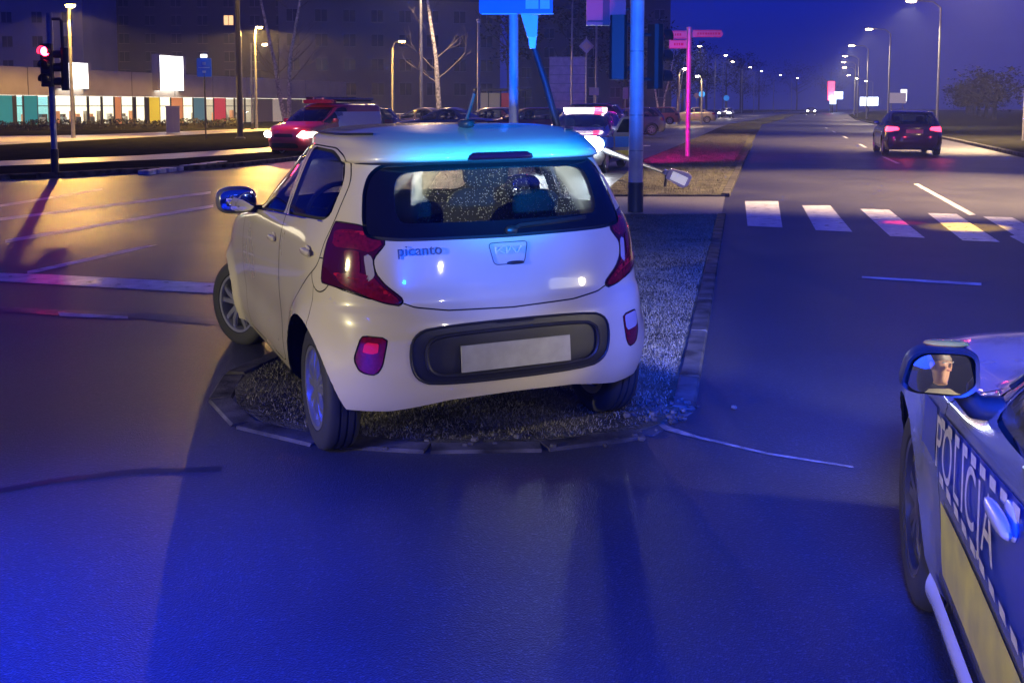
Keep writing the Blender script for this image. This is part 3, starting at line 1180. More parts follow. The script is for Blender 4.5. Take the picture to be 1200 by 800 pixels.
def generic_spec(kind, L=4.3, Wd=1.78, H=1.45, wb=2.6, fo=.85, wr=.31, glass=None):
    ro = L - wb - fo
    tab = car_tab(L, Wd, H, fo, ro, wb, kind)
    z1 = tab[-1][0]
    hw = Wd / 2
    f, b = wb + fo, -ro
    belt = {'hatch': .95, 'sedan': .95, 'suv': 1.04, 'van': 1.08}[kind] * H / {'van': 1.72}.get(kind, 1.45)
    k = H / (1.72 if kind == 'van' else 1.45)
    yft = tab[-1][3]
    yrt = tab[-1][2]
    top = z1 - .035
    fr = yft + .02
    wb_f = tab[-4][3] if kind != 'van' else tab[-3][3]
    B = dict(tab=tab, Dr=.75, nr=3.4, Df=.9, nf=2.8, roofH=H - z1, ya=yrt + .5, yb=yft - .55, arches=[(0, wr, wr + .045), (wb, wr, wr + .045)], dz=.045, npts=(16, 20, 14), nroof=6, pinch=.01)
    ymid = wb * .5
    belt_r = belt + .03
    if kind == 'van':
        wins = [fillet([(f - 1.50, belt), (f - 1.0, belt - .02), (yft - .18, top), (f - 2.2, top), (f - 2.2, belt)], .05)]
        doors = [('door', fillet([(f - .95, .32), (f - .95, belt - .03), (yft - .08, z1 - .012), (f - 2.26, z1 - .012), (f - 2.26, .32)], .06), None)]
    else:
        bp = wb * .44
        rq = yrt + .30 if kind != 'sedan' else yrt + .12
        wins = [fillet([(bp + .05, belt), (tab[-4][3] - .18, belt - .02), (yft - .12, top), (bp + .05, top)], .05),
                fillet([(bp - .05, belt), (bp - .05, top), (rq, top), (rq - .35, belt_r + .06), (rq - .28, belt_r)], .05)]
        doors = [('door', fillet([(bp, .30), (bp, z1 - .012), (yft - .06, z1 - .012), (tab[-4][3] - .02, belt), (wb - wr - .12, .60), (wb - wr - .08, .30)], .06), None),
                 ('door', fillet([(bp - .008, .30), (bp - .008, z1 - .012), (rq + .02, z1 - .012), (rq - .44, belt_r + .06), (.05, .62), (wr + .10, .45), (wr + .10, .30)], .06), None)]
    gl_lo = belt + (.06 if kind != 'van' else .03)
    rear_w = hw * .78
    if kind == 'sedan':
        rg = [(-rear_w, tab[-4][0] + .02), (rear_w, tab[-4][0] + .02), (rear_w * .86, top), (-rear_w * .86, top)]
    else:
        rg = [(-rear_w, gl_lo), (rear_w, gl_lo), (rear_w * .86, top), (-rear_w * .86, top)]
    wsl = tab[-4][0] if kind != 'van' else tab[-4][0] + .02
    ws = [(-hw * .80, wsl + .01), (hw * .80, wsl + .01), (hw * .66, top + .005), (-hw * .66, top + .005)]
    lz = .80 * k if kind != 'van' else .9
    tail = fillet([(hw * .50, lz + .02), (hw * .52, lz + .13), (hw * 1.1, lz + .15), (hw * 1.1, lz - .06), (hw * .8, lz - .03)], .03)
    if kind == 'van':
        tail = fillet([(hw * .84, .75), (hw * .84, 1.25), (hw * 1.1, 1.25), (hw * 1.1, .75)], .03)
    hz = .64 * k
    head = fillet([(hw * .48, hz), (hw * .62, hz + .13), (hw * 1.1, hz + .20), (hw * 1.1, hz + .05), (hw * .8, hz - .03)], .03)
    sp_ = dict(body=B, ymid=ymid, wheel=(wr, .20), wx=hw - .115, mirror=(tab[-4][3] - .30 if kind != 'van' else f - 1.42, belt + .05), plate=(0, lz - .02 if kind != 'van' else .8, .52, .115, 0), floor=.26,
               rear=[('rear_window', fillet(rg, .07), M_GLASS2, None)],
               rear_pair=[('tail_light', tail, M_RED, None, b + .42)],
               front=[('windscreen', fillet(ws, .08), M_GLASS2, None), ('grille', fillet([(-hw * .42, hz), (hw * .42, hz), (hw * .36, hz + .10), (-hw * .36, hz + .10)], .03), M_BLACK, None),
                      ('bumper_intake', fillet([(-hw * .6, .30), (hw * .6, .30), (hw * .5, .44), (-hw * .5, .44)], .04), M_BLACK, None)],
               front_pair=[('headlight', head, M_CLEAR, None, f - .55)],
               side_windows=wins, side=doors,
               seats=(wb * .40, .10 if kind != 'van' else None, hw * .42, .36 * k), dash=(tab[-4][3] - .35, hw * .82, belt - .04))
    return sp_


# ------------------------------------------------------------------ the small beige hatchback on the island
PIC_TAB = [(.20, .735, -.44, 2.93), (.27, .765, -.50, 2.99), (.36, .785, -.535, 3.02), (.46, .795, -.55, 3.035), (.56, .797, -.55, 3.035), (.64, .797, -.543, 3.03), (.69, .796, -.525, 3.01),
           (.73, .795, -.502, 2.98), (.80, .792, -.498, 2.94), (.87, .787, -.49, 2.84), (.93, .779, -.482, 2.58), (.98, .768, -.474, 2.22), (1.02, .755, -.463, 1.98), (1.10, .728, -.432, 1.82), (1.20, .69, -.392, 1.62),
           (1.30, .648, -.35, 1.42), (1.322, .638, -.338, 1.37), (1.330, .634, -.40, 1.355), (1.345, .628, -.415, 1.33), (1.37, .616, -.40, 1.27), (1.395, .602, -.36, 1.21)]
gate_line = [(-.9, .80), (-.515, .745), (-.44, .715), (-.30, .695), (0, .685), (.30, .695), (.44, .715), (.515, .745), (.9, .80)]
glx = [(-.615, 1.015), (-.50, 1.003), (0, .995), (.50, 1.003), (.615, 1.015), (.612, 1.09), (.590, 1.20), (.56, 1.27), (.515, 1.311), (.30, 1.319), (0, 1.32), (-.30, 1.319), (-.515, 1.311), (-.56, 1.27), (-.590, 1.20), (-.612, 1.09)]
clear = [(-.47, 1.07), (0, 1.062), (.47, 1.07), (.485, 1.12), (.475, 1.22), (.45, 1.275), (.39, 1.291), (0, 1.295), (-.39, 1.291), (-.45, 1.275), (-.475, 1.22), (-.485, 1.12)]
tailp = [(.70, 1.075), (.625, 1.065), (.545, 1.005), (.545, .985), (.598, .925), (.592, .865), (.558, .815), (.485, .752), (.492, .722), (.56, .735), (.70, .79), (.90, .84), (.90, 1.02), (.80, 1.065)]
insert = chaikin([(-.48, .50), (-.465, .60), (-.37, .635), (.37, .635), (.465, .60), (.48, .50), (.455, .41), (.36, .375), (-.36, .375), (-.455, .41)], 2)
refl = fillet([(.565, .595), (.665, .605), (.695, .50), (.675, .445), (.615, .432), (.59, .47)], .02)


def pic_bottom(V):
    a = np.abs(V[:, 0])
    rear = np.interp(a, [0, .30, .40, .55, .66, .80], [.305, .300, .285, .262, .262, .268])
    side = np.full(len(V), .245)
    return np.where(V[:, 1] < -.30, rear, np.where(V[:, 1] > 2.8, .22, side))


PIC_TAB = [(z, w * 1.028, a, b) for z, w, a, b in PIC_TAB]
pic = dict(
    body=dict(tab=PIC_TAB, Dr=.72, nr=3.7, Df=.95, nf=2.5, roofH=.088, ya=.15, yb=.75, arches=[(0, .30, .335), (2.4, .30, .335)], flare=.028, mroof=3.4, dz=.016, npts=(64, 60, 30), nroof=18, pinch=.016,
              extra_z=(1.322, 1.326, 1.330, 1.337, .69, .70, .71, .72)),
    ymid=0.35, bottom=pic_bottom, wheel=(.288, .165), wx=.705, spokes=5, steer=R(27), floor=.385, glass=M_GLASS2, fuel_side=-1,
    rear_clear=fillet(clear, .05),
    rear=[('rear_window', fillet(glx, .03), M_DEW, None), ('bumper_insert', insert, None, 'black plastic insert round the number plate'),
          ('high_brake_light', fillet([(-.155, 1.328), (-.155, 1.348), (-.13, 1.362), (.13, 1.362), (.155, 1.348), (.155, 1.328)], .01), M_REDD, None)],
    rear_pair=[('tail_light', fillet(tailp, .02), M_REDD, None, -.205), ('reflector', refl, M_RED, None, -.2)],
    front=[('windscreen', fillet([(-.62, 1.03), (.62, 1.03), (.52, 1.375), (-.52, 1.375)], .08), M_GLASS2, None)],
    front_pair=[('headlight', fillet([(.42, .70), (.46, .80), (.80, .88), (.80, .74), (.6, .68)], .03), M_CLEAR, None, 2.45)],
    side_windows=[fillet([(.635, 1.045), (1.50, 1.00), (1.60, 1.012), (1.34, 1.22), (1.14, 1.345), (.98, 1.375), (.645, 1.378)], .04),
                  fillet([(.545, 1.05), (.535, 1.375), (.10, 1.368), (-.05, 1.335), (-.13, 1.25), (-.145, 1.10), (-.11, 1.078)], .05)],
    side=[('door', fillet([(.59, .30), (.59, 1.39), (1.00, 1.39), (1.18, 1.36), (1.38, 1.225), (1.66, 1.0), (1.72, .86), (1.74, .62), (1.70, .36), (1.62, .28), (.64, .28)], .05), None),
          ('door', fillet([(.582, .30), (.582, 1.39), (.08, 1.385), (-.09, 1.35), (-.18, 1.25), (-.20, 1.06), (-.17, .88), (.10, .72), (.30, .60), (.42, .42), (.44, .28), (.53, .28)], .05), None),
          ('fuel_flap', [(-.19 + .075 * math.cos(t) * 1.05, .84 + .075 * math.sin(t)) for t in np.linspace(0, 2 * PI, 24, endpoint=False)], None)],
    seats=(.72, -.02, .33, .42), dash=(1.45, .66, .95), plate=None)

PIC_LOC = (-.190, 5.13, .008)
pc, PB, PO = make_car('small_hatchback', pic, PIC_LOC, R(23), M_CREAM, 'small beige five door hatchback stopped across the grassy traffic island with its front wheels turned', 'car', None, True)
pc.rotation_euler = (R(-.3), R(-.8), R(23))
if PO.get('bumper_insert'):
    PO['bumper_insert'][0].data.materials.clear()
    PO['bumper_insert'][0].data.materials.append(M_BLACK)


def rear_patch(poly, push, nsub=1):
    """polygon in (x, z) laid on the tail of the hatchback and pushed out"""
    return [(x, float(PB.rear_y(x, z)) - push, z) for x, z in poly]


# split the remaining body into tailgate and bumper
bo = PO['body']
mV = np.array([v.co[:] for v in bo.data.vertices])
mF = [tuple(p.vertices) for p in bo.data.polygons]
gz = np.interp(mV[:, 0], [p[0] for p in gate_line], [p[1] for p in gate_line])
gp_ = np.array(fillet([(-.62, 1.02), (-.64, .60), (.64, .60), (.62, 1.02), (.50, 1.005), (-.50, 1.005)], .02))
fgate = np.minimum(np.minimum(mV[:, 2] - gz, np.minimum(1.03 - mV[:, 2], .615 - np.abs(mV[:, 0]))), -.15 - mV[:, 1])
rest = (mV, mF)
gate = clip(rest, fgate - .003)
rest = clip(rest, -fgate - .003)
V2 = rest[0]
bl = np.interp(np.abs(V2[:, 0]), [0, .30, .44, .515, .62, .72, .80], [.685, .695, .715, .745, .755, .79, .83])
fb = np.minimum(bl - V2[:, 2], -.19 - V2[:, 1] + .06 * np.sin((V2[:, 2] - .3) * 4))
bump_ = clip(rest, fb - .002)
rest = clip(rest, -fb - .002)
bpy.data.objects.remove(bo)
part('tailgate', gate, M_CREAM, pc)
part('rear_bumper', bump_, M_CREAM, pc)
V3 = rest[0]
fbon = np.minimum(np.minimum(V3[:, 1] - 1.9, .69 - np.abs(V3[:, 0])), V3[:, 2] - .80)
part('bonnet', clip(rest, fbon - .002), M_CREAM, pc)
part('body', clip(rest, -fbon - .002), M_CREAM, pc)

# number plate, deep in the black insert
pl = MB().box((0, 0, 0), (.52, .008, .115), 0, 0).mesh()
o = link('number_plate', pl, M_PLATE, pc)
o.location = (.0, -.560, .485)
o.rotation_euler = (R(-4), 0, 0)
o['label'] = 'blurred plate without legible characters'
# raised rim of the insert
rim_pts = [(x, float(PB.rear_y(x, z)) - .002, z) for x, z in insert]
MB().tube(rim_pts + [rim_pts[0]], .006, 6, False).build('insert_rim', M_BLACK, pc, True)
ledge = [(x * .80 + (.03 if x > 0 else -.03), float(PB.rear_y(x * .80, .5 + (z - .5) * .72)) - .006, .5 + (z - .5) * .72) for x, z in insert]
MB().tube(ledge + [ledge[0]], .009, 6, False).build('insert_rim', M_BLACK, pc, True)
# pale strips inside the tail lights and dark upper caps
for s in (-1, 1):
    tl = PO['tail_light'][0 if s < 0 else 1]
    Vt = np.array([v.co[:] for v in tl.data.vertices])
    Ft = [tuple(p.vertices) for p in tl.data.polygons]
    for nm, poly, mt in (('reverse_lamp', [(.600, .94), (.632, .95), (.624, .82), (.594, .85)], M_CLEAR), ('lamp_red', [(.553, .985), (.562, 1.006), (.66, 1.046), (.715, 1.04), (.735, .97), (.655, .965), (.605, .95)], M_RED), ('lamp_red', [(.575, .815), (.60, .85), (.66, .87), (.74, .855), (.72, .815), (.60, .752), (.51, .730), (.50, .748)], M_RED), ('lamp_red', [(.645, .96), (.70, .96), (.70, .86), (.648, .86)], M_RED),
                         ('lamp_band', [(.56, 1.03), (.56, 1.012), (.66, 1.030), (.72, 1.032), (.72, 1.046), (.66, 1.045)], mat('bright_red_lens', (.50, .01, .03), .1, coat=1)),
                         ('lamp_band', [(.53, .775), (.53, .755), (.60, .80), (.74, .845), (.74, .865), (.60, .825)], mat('bright_red_lens'))):
        fv = sdf(fillet(poly, .015), Vt[:, 0] * s, Vt[:, 2])
        part(nm, clip((Vt, Ft), fv), mt, tl, None, .003)
    rf_ = PO['reflector'][0 if s < 0 else 1]
    Vt = np.array([v.co[:] for v in rf_.data.vertices])
    Ft = [tuple(p.vertices) for p in rf_.data.polygons]
    if s > 0:
        fv = sdf(fillet([(.575, .59), (.665, .60), (.68, .525), (.59, .515)], .015), Vt[:, 0] * s, Vt[:, 2])
        part('fog_lamp', clip((Vt, Ft), fv), M_CLEAR, rf_, 'pale upper half of the right lamp', .003)
    else:
        fv = sdf([(.60, .572), (.655, .578), (.662, .53), (.606, .525)], Vt[:, 0] * s, Vt[:, 2])
        part('fog_lamp', clip((Vt, Ft), fv), mat('fog_red', (.7, .01, .03), .1, coat=1, emit=(1, .01, .02), estr=.12), rf_, None, .003)
# badge plate with the handle, maker's emblem, model lettering
bz = fillet([(-.094, .968), (.094, .968), (.072, .872), (-.072, .872)], .02)
rp = [(x, float(PB.rear_y(x, z)) - .002, z) for x, z in bz]
MB().tube(rp + [rp[0]], .0018, 6, False).build('badge_outline', mat('panel_gap', (.05, .05, .05), .6), pc, True)
hb = MB().ell((.03, float(PB.rear_y(0, .874)) - .001, .876), (.042, .010, .008), 2.6, 18, 8)
hb.build('tailgate_handle', M_BLACK, pc, True)
lg = MB()
def stroke(pts, w=.0036):
    lg.tube([(x, float(PB.rear_y(x, z)) - .006, z) for x, z in pts], w, 6)
stroke([(-.062, .920), (-.062, .950)])
stroke([(-.062, .928), (-.030, .950), (-.012, .950)])
stroke([(-.046, .934), (-.022, .921), (-.010, .921), (-.010, .947)])
stroke([(-.010, .921), (.010, .948), (.016, .948), (.034, .922), (.040, .922), (.062, .948)])
lg.build('maker_emblem', mat('emblem_satin', (.75, .76, .78), .3, .2), pc, True)
Vt, Ft = text_mesh('picanto', .062, .002, 1.05)
Vw = [(x * 1.0 - .405, float(PB.rear_y(x - .405, y + .955)) - .007 - z, y + .955) for x, y, z in Vt]
link('model_lettering', mesh_from(Vw, Ft), mat('lettering_dark', (.06, .06, .07), .35, .5), pc)
# wiper on the rear glass
wp = MB()
wp.tube([(.02, float(PB.rear_y(0, 1.02)) - .012, 1.02), (.06, float(PB.rear_y(0, 1.04)) - .022, 1.04), (.40, float(PB.rear_y(.4, 1.055)) - .015, 1.055)], .009, 6)
wp.ell((.02, float(PB.rear_y(0, 1.02)) - .01, 1.02), (.03, .02, .02), 2.5, 10, 6)
wp.build('rear_wiper', M_BLACK, pc, True)
# aerial on the roof
ar = MB().ell((0, .02, 1.485), (.035, .07, .022), 2.4, 14, 8).tube([(0, .03, 1.49), (.01, .0, 1.55), (.025, -.03, 1.63)], [.009, .008, .009], 8)
ar.build('aerial', M_BLACK, pc, True)
# roof gutters
for s in (-1, 1):
    pts = []
    for y in np.linspace(-.25, 1.1, 22):
        yc_ = min(max(y, .15), .75)
        pts.append((s * float(PB.side_x(y, 1.395)) * .972, yc_ + (y - yc_) * .53, 1.449))
    MB().tube(pts, .006, 6).build('roof_strip', M_BLACK, pc, True)
# mirrors
for s in (-1, 1):
    x = float(PB.side_x(1.42, 1.0))
    mo = MB().ell((s * (x + .125), 1.42, 1.055), (.115, .075, .078), 2.9, 20, 12).build('door_mirror', mat('mirror_shell', (.10, .10, .13), .25, coat=1), pc, True)
    MB().box((s * (x + .015), 1.43, 1.00), (.09, .05, .04), 0, .01).build('mirror_foot', M_BLACK, mo)
    MB().ell((s * (x + .125), 1.352, 1.055), (.098, .012, .062), 3.2, 18, 10).build('mirror_glass', M_MIRROR, mo, True)
# door handles
for s in (-1, 1):
    for yy, zz in ((.76, .905), (-.03, .925)):
        x = float(PB.side_x(yy, zz))
        MB().ell((s * (x + .014), yy, zz), (.013, .085, .016), 2.6, 14, 8).ell((s * (x + .002), yy, zz), (.004, .06, .028), 2.4, 14, 8).build('door_handle', M_CREAM, pc, True)
# bright strip below the side windows
for s in (-1, 1):
    pts = [(s * (float(PB.side_x(y, z)) + .003), y, z) for y, z in ((-.11, 1.066), (.3, 1.052), (.6, 1.040), (1.1, 1.016), (1.52, .992))]
    MB().tube(pts, .005, 6).build('window_strip', M_CHROME if s < 0 else M_BLACK, pc, True)

# ------------------------------------------------------------------ the patrol car beside the photographer
POL_TAB = [(.20, .83, -.78, 3.42), (.30, .862, -.84, 3.48), (.42, .878, -.87, 3.51), (.55, .885, -.88, 3.51), (.66, .887, -.87, 3.49), (.75, .884, -.85, 3.40), (.79, .884, -.84, 3.15), (.82, .884, -.82, 2.85), (.85, .882, -.80, 2.50),
           (.89, .876, -.78, 2.26), (.97, .855, -.70, 2.10), (1.1, .808, -.58, 1.88), (1.2, .762, -.46, 1.68), (1.30, .705, -.34, 1.42), (1.36, .660, -.26, 1.22)]
M_PGLASS = glass_mat('patrol_window_glass', (.72, .80, .84), dark=.05, dirt=.02)
M_POL = mat('patrol_silver', (.34, .35, .38), .26, .55, coat=1.0, noise=(3, .05, .05))
polspec = dict(
    body=dict(tab=POL_TAB, Dr=.75, nr=3.2, Df=.95, nf=2.6, roofH=.085, ya=.2, yb=.6, arches=[(0, .315, .355), (2.65, .315, .355)], flare=.022, mroof=2.7, dz=.02, npts=(30, 90, 36), nroof=12, pinch=.014),
    ymid=1.3, wheel=(.315, .20), wx=.775, spokes=5, floor=.27, glass=M_PGLASS, own_mirror=True, rim_mat=mat('dark_alloy', (.10, .10, .11), .3, .7),
    rear_clear=fillet([(-.5, 1.0), (.5, 1.0), (.45, 1.3), (-.45, 1.3)], .05),
    rear=[('rear_window', fillet([(-.60, .96), (.60, .96), (.52, 1.33), (-.52, 1.33)], .08), M_PGLASS, None)],
    rear_pair=[('tail_light', fillet([(.45, .72), (.47, .85), (.95, .87), (.95, .68)], .03), M_RED, None, -.45)],
    front=[('windscreen', fillet([(-.80, .915), (.80, .915), (.60, 1.345), (-.60, 1.345)], .08), M_PGLASS, None), ('grille', fillet([(-.45, .52), (.45, .52), (.40, .66), (-.40, .66)], .03), M_BLACK, None)],
    front_pair=[('headlight', fillet([(.44, .58), (.50, .70), (.95, .80), (.95, .66), (.7, .57)], .03), emat('patrol_headlight', (.95, .97, 1.0), 4.0), None, 3.05)],
    side_windows=[fillet([(.66, .955), (1.60, .905), (1.47, 1.085), (1.15, 1.27), (.88, 1.335), (.67, 1.335)], .04), fillet([(1.635, .905), (1.87, .898), (1.515, 1.095)], .02),
                  fillet([(.58, .96), (.57, 1.335), (-.02, 1.31), (-.22, 1.10), (-.20, .99)], .04)],
    side=[('door', fillet([(.63, .33), (.62, 1.35), (.90, 1.35), (1.18, 1.29), (1.54, 1.105), (1.94, .893), (2.03, .80), (2.12, .62), (2.06, .36), (1.95, .30), (.70, .30)], .05), None),
          ('door', fillet([(.622, .33), (.612, 1.35), (0, 1.335), (-.28, 1.10), (-.25, .90), (.15, .76), (.36, .60), (.46, .42), (.48, .30), (.57, .30)], .05), None)],
    seats=(.62, -.15, .36, .30), dash=(1.45, .74, .87), plate=(0, .78, .52, .115, 0))
POL_RZ = R(-13)
pv, VB, VO = make_car('patrol_car', polspec, (1.524, .518, 0), POL_RZ, M_POL, 'silver patrol car with a blue stripe and the word POLICJA on its door', 'police car', 'patrol cars at the junction', True)


def vside(y, z, push=.004):
    return (-(float(VB.side_x(y, z)) + push), y, z)


M_STRIPE = mat('livery_blue', (.012, .035, .30), .28, coat=1)
M_LIME = mat('livery_lime', (.66, .58, .02), .35, coat=.6, noise=(9, .25))
M_REFL = mat('livery_white', (.58, .55, .54), .35, noise=(40, .2))
up = lambda y: np.interp(y, [-.6, 1.2, 2.1, 2.4], [.862, .852, .775, .755])
lo = lambda y: np.interp(y, [-.6, 1.2, 2.1, 2.4], [.560, .565, .600, .60])
arch_y = lambda z: 2.65 - math.sqrt(max(0, .368 ** 2 - (z - .315) ** 2))
def stripe(name, y0, y1, a, b, m, n=40, parent=pv, push=.004):
    V, F = patch(lambda u, v: vside(u, a(u) + (b(u) - a(u)) * v, push), np.linspace(y0, y1, n), np.linspace(0, 1, 8))
    return part(name, (np.array(V), F), m, parent)


stripe('blue_stripe', -.45, 2.095, lo, up, M_STRIPE)
stripe('blue_stripe', 2.135, 2.34, lambda y: lo(y) + .02, up, M_STRIPE, 8)
stripe('lime_stripe', .62, 2.06, lambda y: .345 + .0 * y, lambda y: lo(y) - .055, M_LIME)
for row, (fz, hh) in enumerate(((lambda y: up(y) - .020, .026), (lambda y: lo(y) + .018, .028))):
    for i in range(26):
        y0 = 2.04 - i * .098
        y1 = y0 - .056
        V, F = patch(lambda u, v: vside(u, fz(u) - hh / 2 + hh * v, .008), [y1, (y0 + y1) / 2, y0], [0, 1])
        part('reflective_dash', (np.array(V), F), M_REFL, pv)
# lettering along the door, reading from the front of the car to its back
Vt, Ft = text_mesh('POLICJA', .205, .0, 1.12)
w_t = Vt[:, 0].max() - Vt[:, 0].min()
sc = .70 / w_t
Vw = []
for x, y, z in Vt:
    yy = 1.75 - x * sc
    zc_ = (up(yy) + lo(yy)) / 2 + .002
    Vw.append(vside(yy, zc_ + y * .98, .009))
link('door_lettering', mesh_from(Vw, Ft), M_REFL, pv)
# sill
V, F = patch(lambda u, v: (-(float(VB.side_x(u, .30)) + .012 + .012 * math.sin(v * PI)), u, .195 + .085 * v), np.linspace(.42, 2.22, 30), np.linspace(0, 1, 7))
part('sill_cover', (np.array(V), F), mat('sill_silver', (.68, .70, .74), .25, .3, coat=1), pv)
for yy in (1.27, .12):
    zz = .80
    x = float(VB.side_x(yy, zz))
    MB().ell((-(x + .030), yy, zz), (.014, .10, .017), 2.4, 16, 8).ell((-(x + .006), yy, zz - .004), (.008, .055, .036), 2.2, 16, 8).build('door_handle', mat('handle_silver', (.6, .61, .64), .3, .3, coat=1), pv, True)
# chrome strip on the window line
pts = [(-(float(VB.side_x(y, z)) + .004), y, z) for y, z in ((-.2, .965), (.6, .938), (1.2, .905), (1.90, .884))]
MB().tube(pts, .006, 6).build('window_strip', M_CHROME, pv, True)
pts = [(-(float(VB.side_x(y, z)) + .004), y, z) for y, z in ((1.93, .893), (1.70, 1.015), (1.53, 1.112), (1.17, 1.295), (.90, 1.345), (.3, 1.35))]
MB().tube(pts, .009, 6).build('window_frame', M_BLACK, pv, True)
# door mirror
MIR = (-.972, 1.62, .995)
def mirror_shape(hw, hz, y, dx=0):
    # rounded trapezoid, the outer end lower and blunter
    return [(MIR[0] + dx + a * hw * .87, y, MIR[2] + b * hz * .86) for a, b in fillet([(-1.0, -.55), (-.80, .62), (-.45, 1.0), (.95, 1.0), (1.0, -.55), (.62, -1.0), (-.75, -.85)], .45)]
rings = [mirror_shape(.085, .052, MIR[1] - .03), mirror_shape(.094, .060, MIR[1] - .034), mirror_shape(.096, .062, MIR[1] - .015), mirror_shape(.090, .058, MIR[1] + .04), mirror_shape(.065, .042, MIR[1] + .085), mirror_shape(.02, .012, MIR[1] + .10)]
n_ = len(rings[0])
mb = MB()
mb.add([p for r_ in rings for p in r_], [(i * n_ + k, i * n_ + (k + 1) % n_, (i + 1) * n_ + (k + 1) % n_, (i + 1) * n_ + k) for i in range(5) for k in range(n_)] + [tuple(range(5 * n_, 6 * n_))])
dm = mb.build('door_mirror', mat('mirror_dark_shell', (.012, .012, .014), .5), pv, True)
MB().tube([(MIR[0] + .045, MIR[1] + .02, MIR[2] - .040), (MIR[0] + .085, MIR[1] + .03, MIR[2] - .085), (MIR[0] + .14, MIR[1] + .04, MIR[2] - .09)], [.022, .028, .03], 10).build('mirror_foot', M_BLACK, dm, True)
MB().ell((MIR[0] + .02, MIR[1] + .03, MIR[2] + .055), (.05, .026, .007), 2.4, 14, 6).build('turn_signal', mat('amber_lens', (.7, .25, .02), .15, coat=1), dm, True)
gv, gf = [(0, 0, 0)], []
for q_ in (.2, .4, .6, .8, 1.0):
    for p in mirror_shape(.083 * q_, .050 * q_, MIR[1]):
        a_, b_ = p[0] - MIR[0], p[2] - MIR[2]
        gv.append((a_, (a_ * a_ + b_ * b_) / (2 * 1.0), b_))
for k in range(n_):
    gf.append((0, 1 + (k + 1) % n_, 1 + k))
    for j in range(4):
        gf.append((1 + j * n_ + k, 1 + j * n_ + (k + 1) % n_, 1 + (j + 1) * n_ + (k + 1) % n_, 1 + (j + 1) * n_ + k))
gl = bpy.data.objects.new('mirror_glass', mesh_from(gv, gf, True))
gl.data.materials.append(M_MIRROR)
COL.objects.link(gl)
gl.parent = dm
gl.location = (MIR[0], MIR[1] - .042, MIR[2])
_m = Matrix.Translation((1.524, .518, 0)) @ Matrix.Rotation(R(-13), 4, 'Z')
_e = (_m.inverted() @ Vector((0, 0, CAM_H)) - Vector(MIR)).normalized()
_p = (Vector((-.38, .74, 1.12)) - Vector(MIR)).normalized()
_n = (_e + _p).normalized()
print('MIRROR normal', _n)
MIRROR_ROT = Vector((0, -1, 0)).rotation_difference(_n).to_euler()
lamp('assumed_cabin_light', 'POINT', (-.1, 1.05, 1.30), 60, (1.0, .82, .58), radius=.05, parent=pv)  # assumed cabin lamp, added so the driver shows in the mirror
# light bar on the roof (out of the picture, but its light is in it)
lb = MB().box((0, 0, 0), (1.12, .26, .05), 0, .04).mesh()
bar = link('light_bar', lb, M_BLACK, pv)
bar.location = (0, .72, 1.475)
for s in (-1, 1):
    MB().ell((s * .36, 0, .065), (.19, .12, .05), 3.2, 18, 8).build('beacon_dome', emat('beacon_blue', (.02, .08, 1), 6), bar, True)
for s in (-.35, .35):
    MB().box((s, 0, -.04), (.06, .2, .04)).build('bar_foot', M_BLACK, bar)


def pworld(p):
    return Matrix.Translation((1.524, .518, 0)) @ Matrix.Rotation(POL_RZ, 4, 'Z') @ Vector(p)


# its near headlight also spills sideways, ending in a straight edge on the road
hp = pworld((-.70, 3.50, .66))
lamp('patrol_headlight_spill', 'SPOT', hp, 15, (1.0, .88, .64), hp + (Matrix.Rotation(POL_RZ, 3, 'Z') @ Vector((0, 10, -.3))), 178, .02, .05)
lamp('patrol_headlight_spill', 'SPOT', hp, 46, (1.0, .86, .60), (-.1, 4.62, .36), 30, 1.0, .05)
lamp('patrol_headlight_spill', 'SPOT', hp, 800, (.98, .95, .84), (.3, 10.5, .12), 29, .9, .05)
lamp('patrol_headlight_beam', 'SPOT', hp, 160, (.95, .97, 1.0), hp + (Matrix.Rotation(POL_RZ, 3, 'Z') @ Vector((0, 14, -.6))), 60, .7, .05)
# ------------------------------------------------------------------ other vehicles
M_PRED = mat('rescue_red', (.46, .035, .05), .3, coat=1)
M_WHITE = mat('van_white', (.62, .62, .64), .3, coat=1)
M_DGREY = mat('dark_grey_paint', (.05, .052, .06), .22, .3, coat=1)
M_GREYP = mat('mid_grey_paint', (.16, .16, .17), .25, .4, coat=1)
M_SAND = mat('pale_gold_paint', (.38, .34, .26), .25, .4, coat=1)
M_DBLUE = mat('navy_paint', (.02, .025, .06), .22, .3, coat=1)
M_DRED = mat('wine_red_paint', (.22, .015, .03), .25, .2, coat=1)
LIT_TAIL = emat('lit_tail', (1.0, .03, .06), 7)
LIT_HEAD = emat('lit_head', (1.0, .93, .80), 28)

# dark car driving away
suv, sB, sO = make_car('family_car', generic_spec('hatch', 4.35, 1.80, 1.46, 2.63, .88), (13.0, 34.8, 0), R(-13), M_DGREY, 'dark grey hatchback driving away in the right lane with both red rear lights lit', 'car', None, False, {'tail_light': LIT_TAIL})
lamp('tail_glow', 'POINT', (12.4, 33.5, .75), 6, (1, .05, .1), radius=.05)
lamp('tail_glow', 'POINT', (13.5, 33.3, .75), 6, (1, .05, .1), radius=.05)

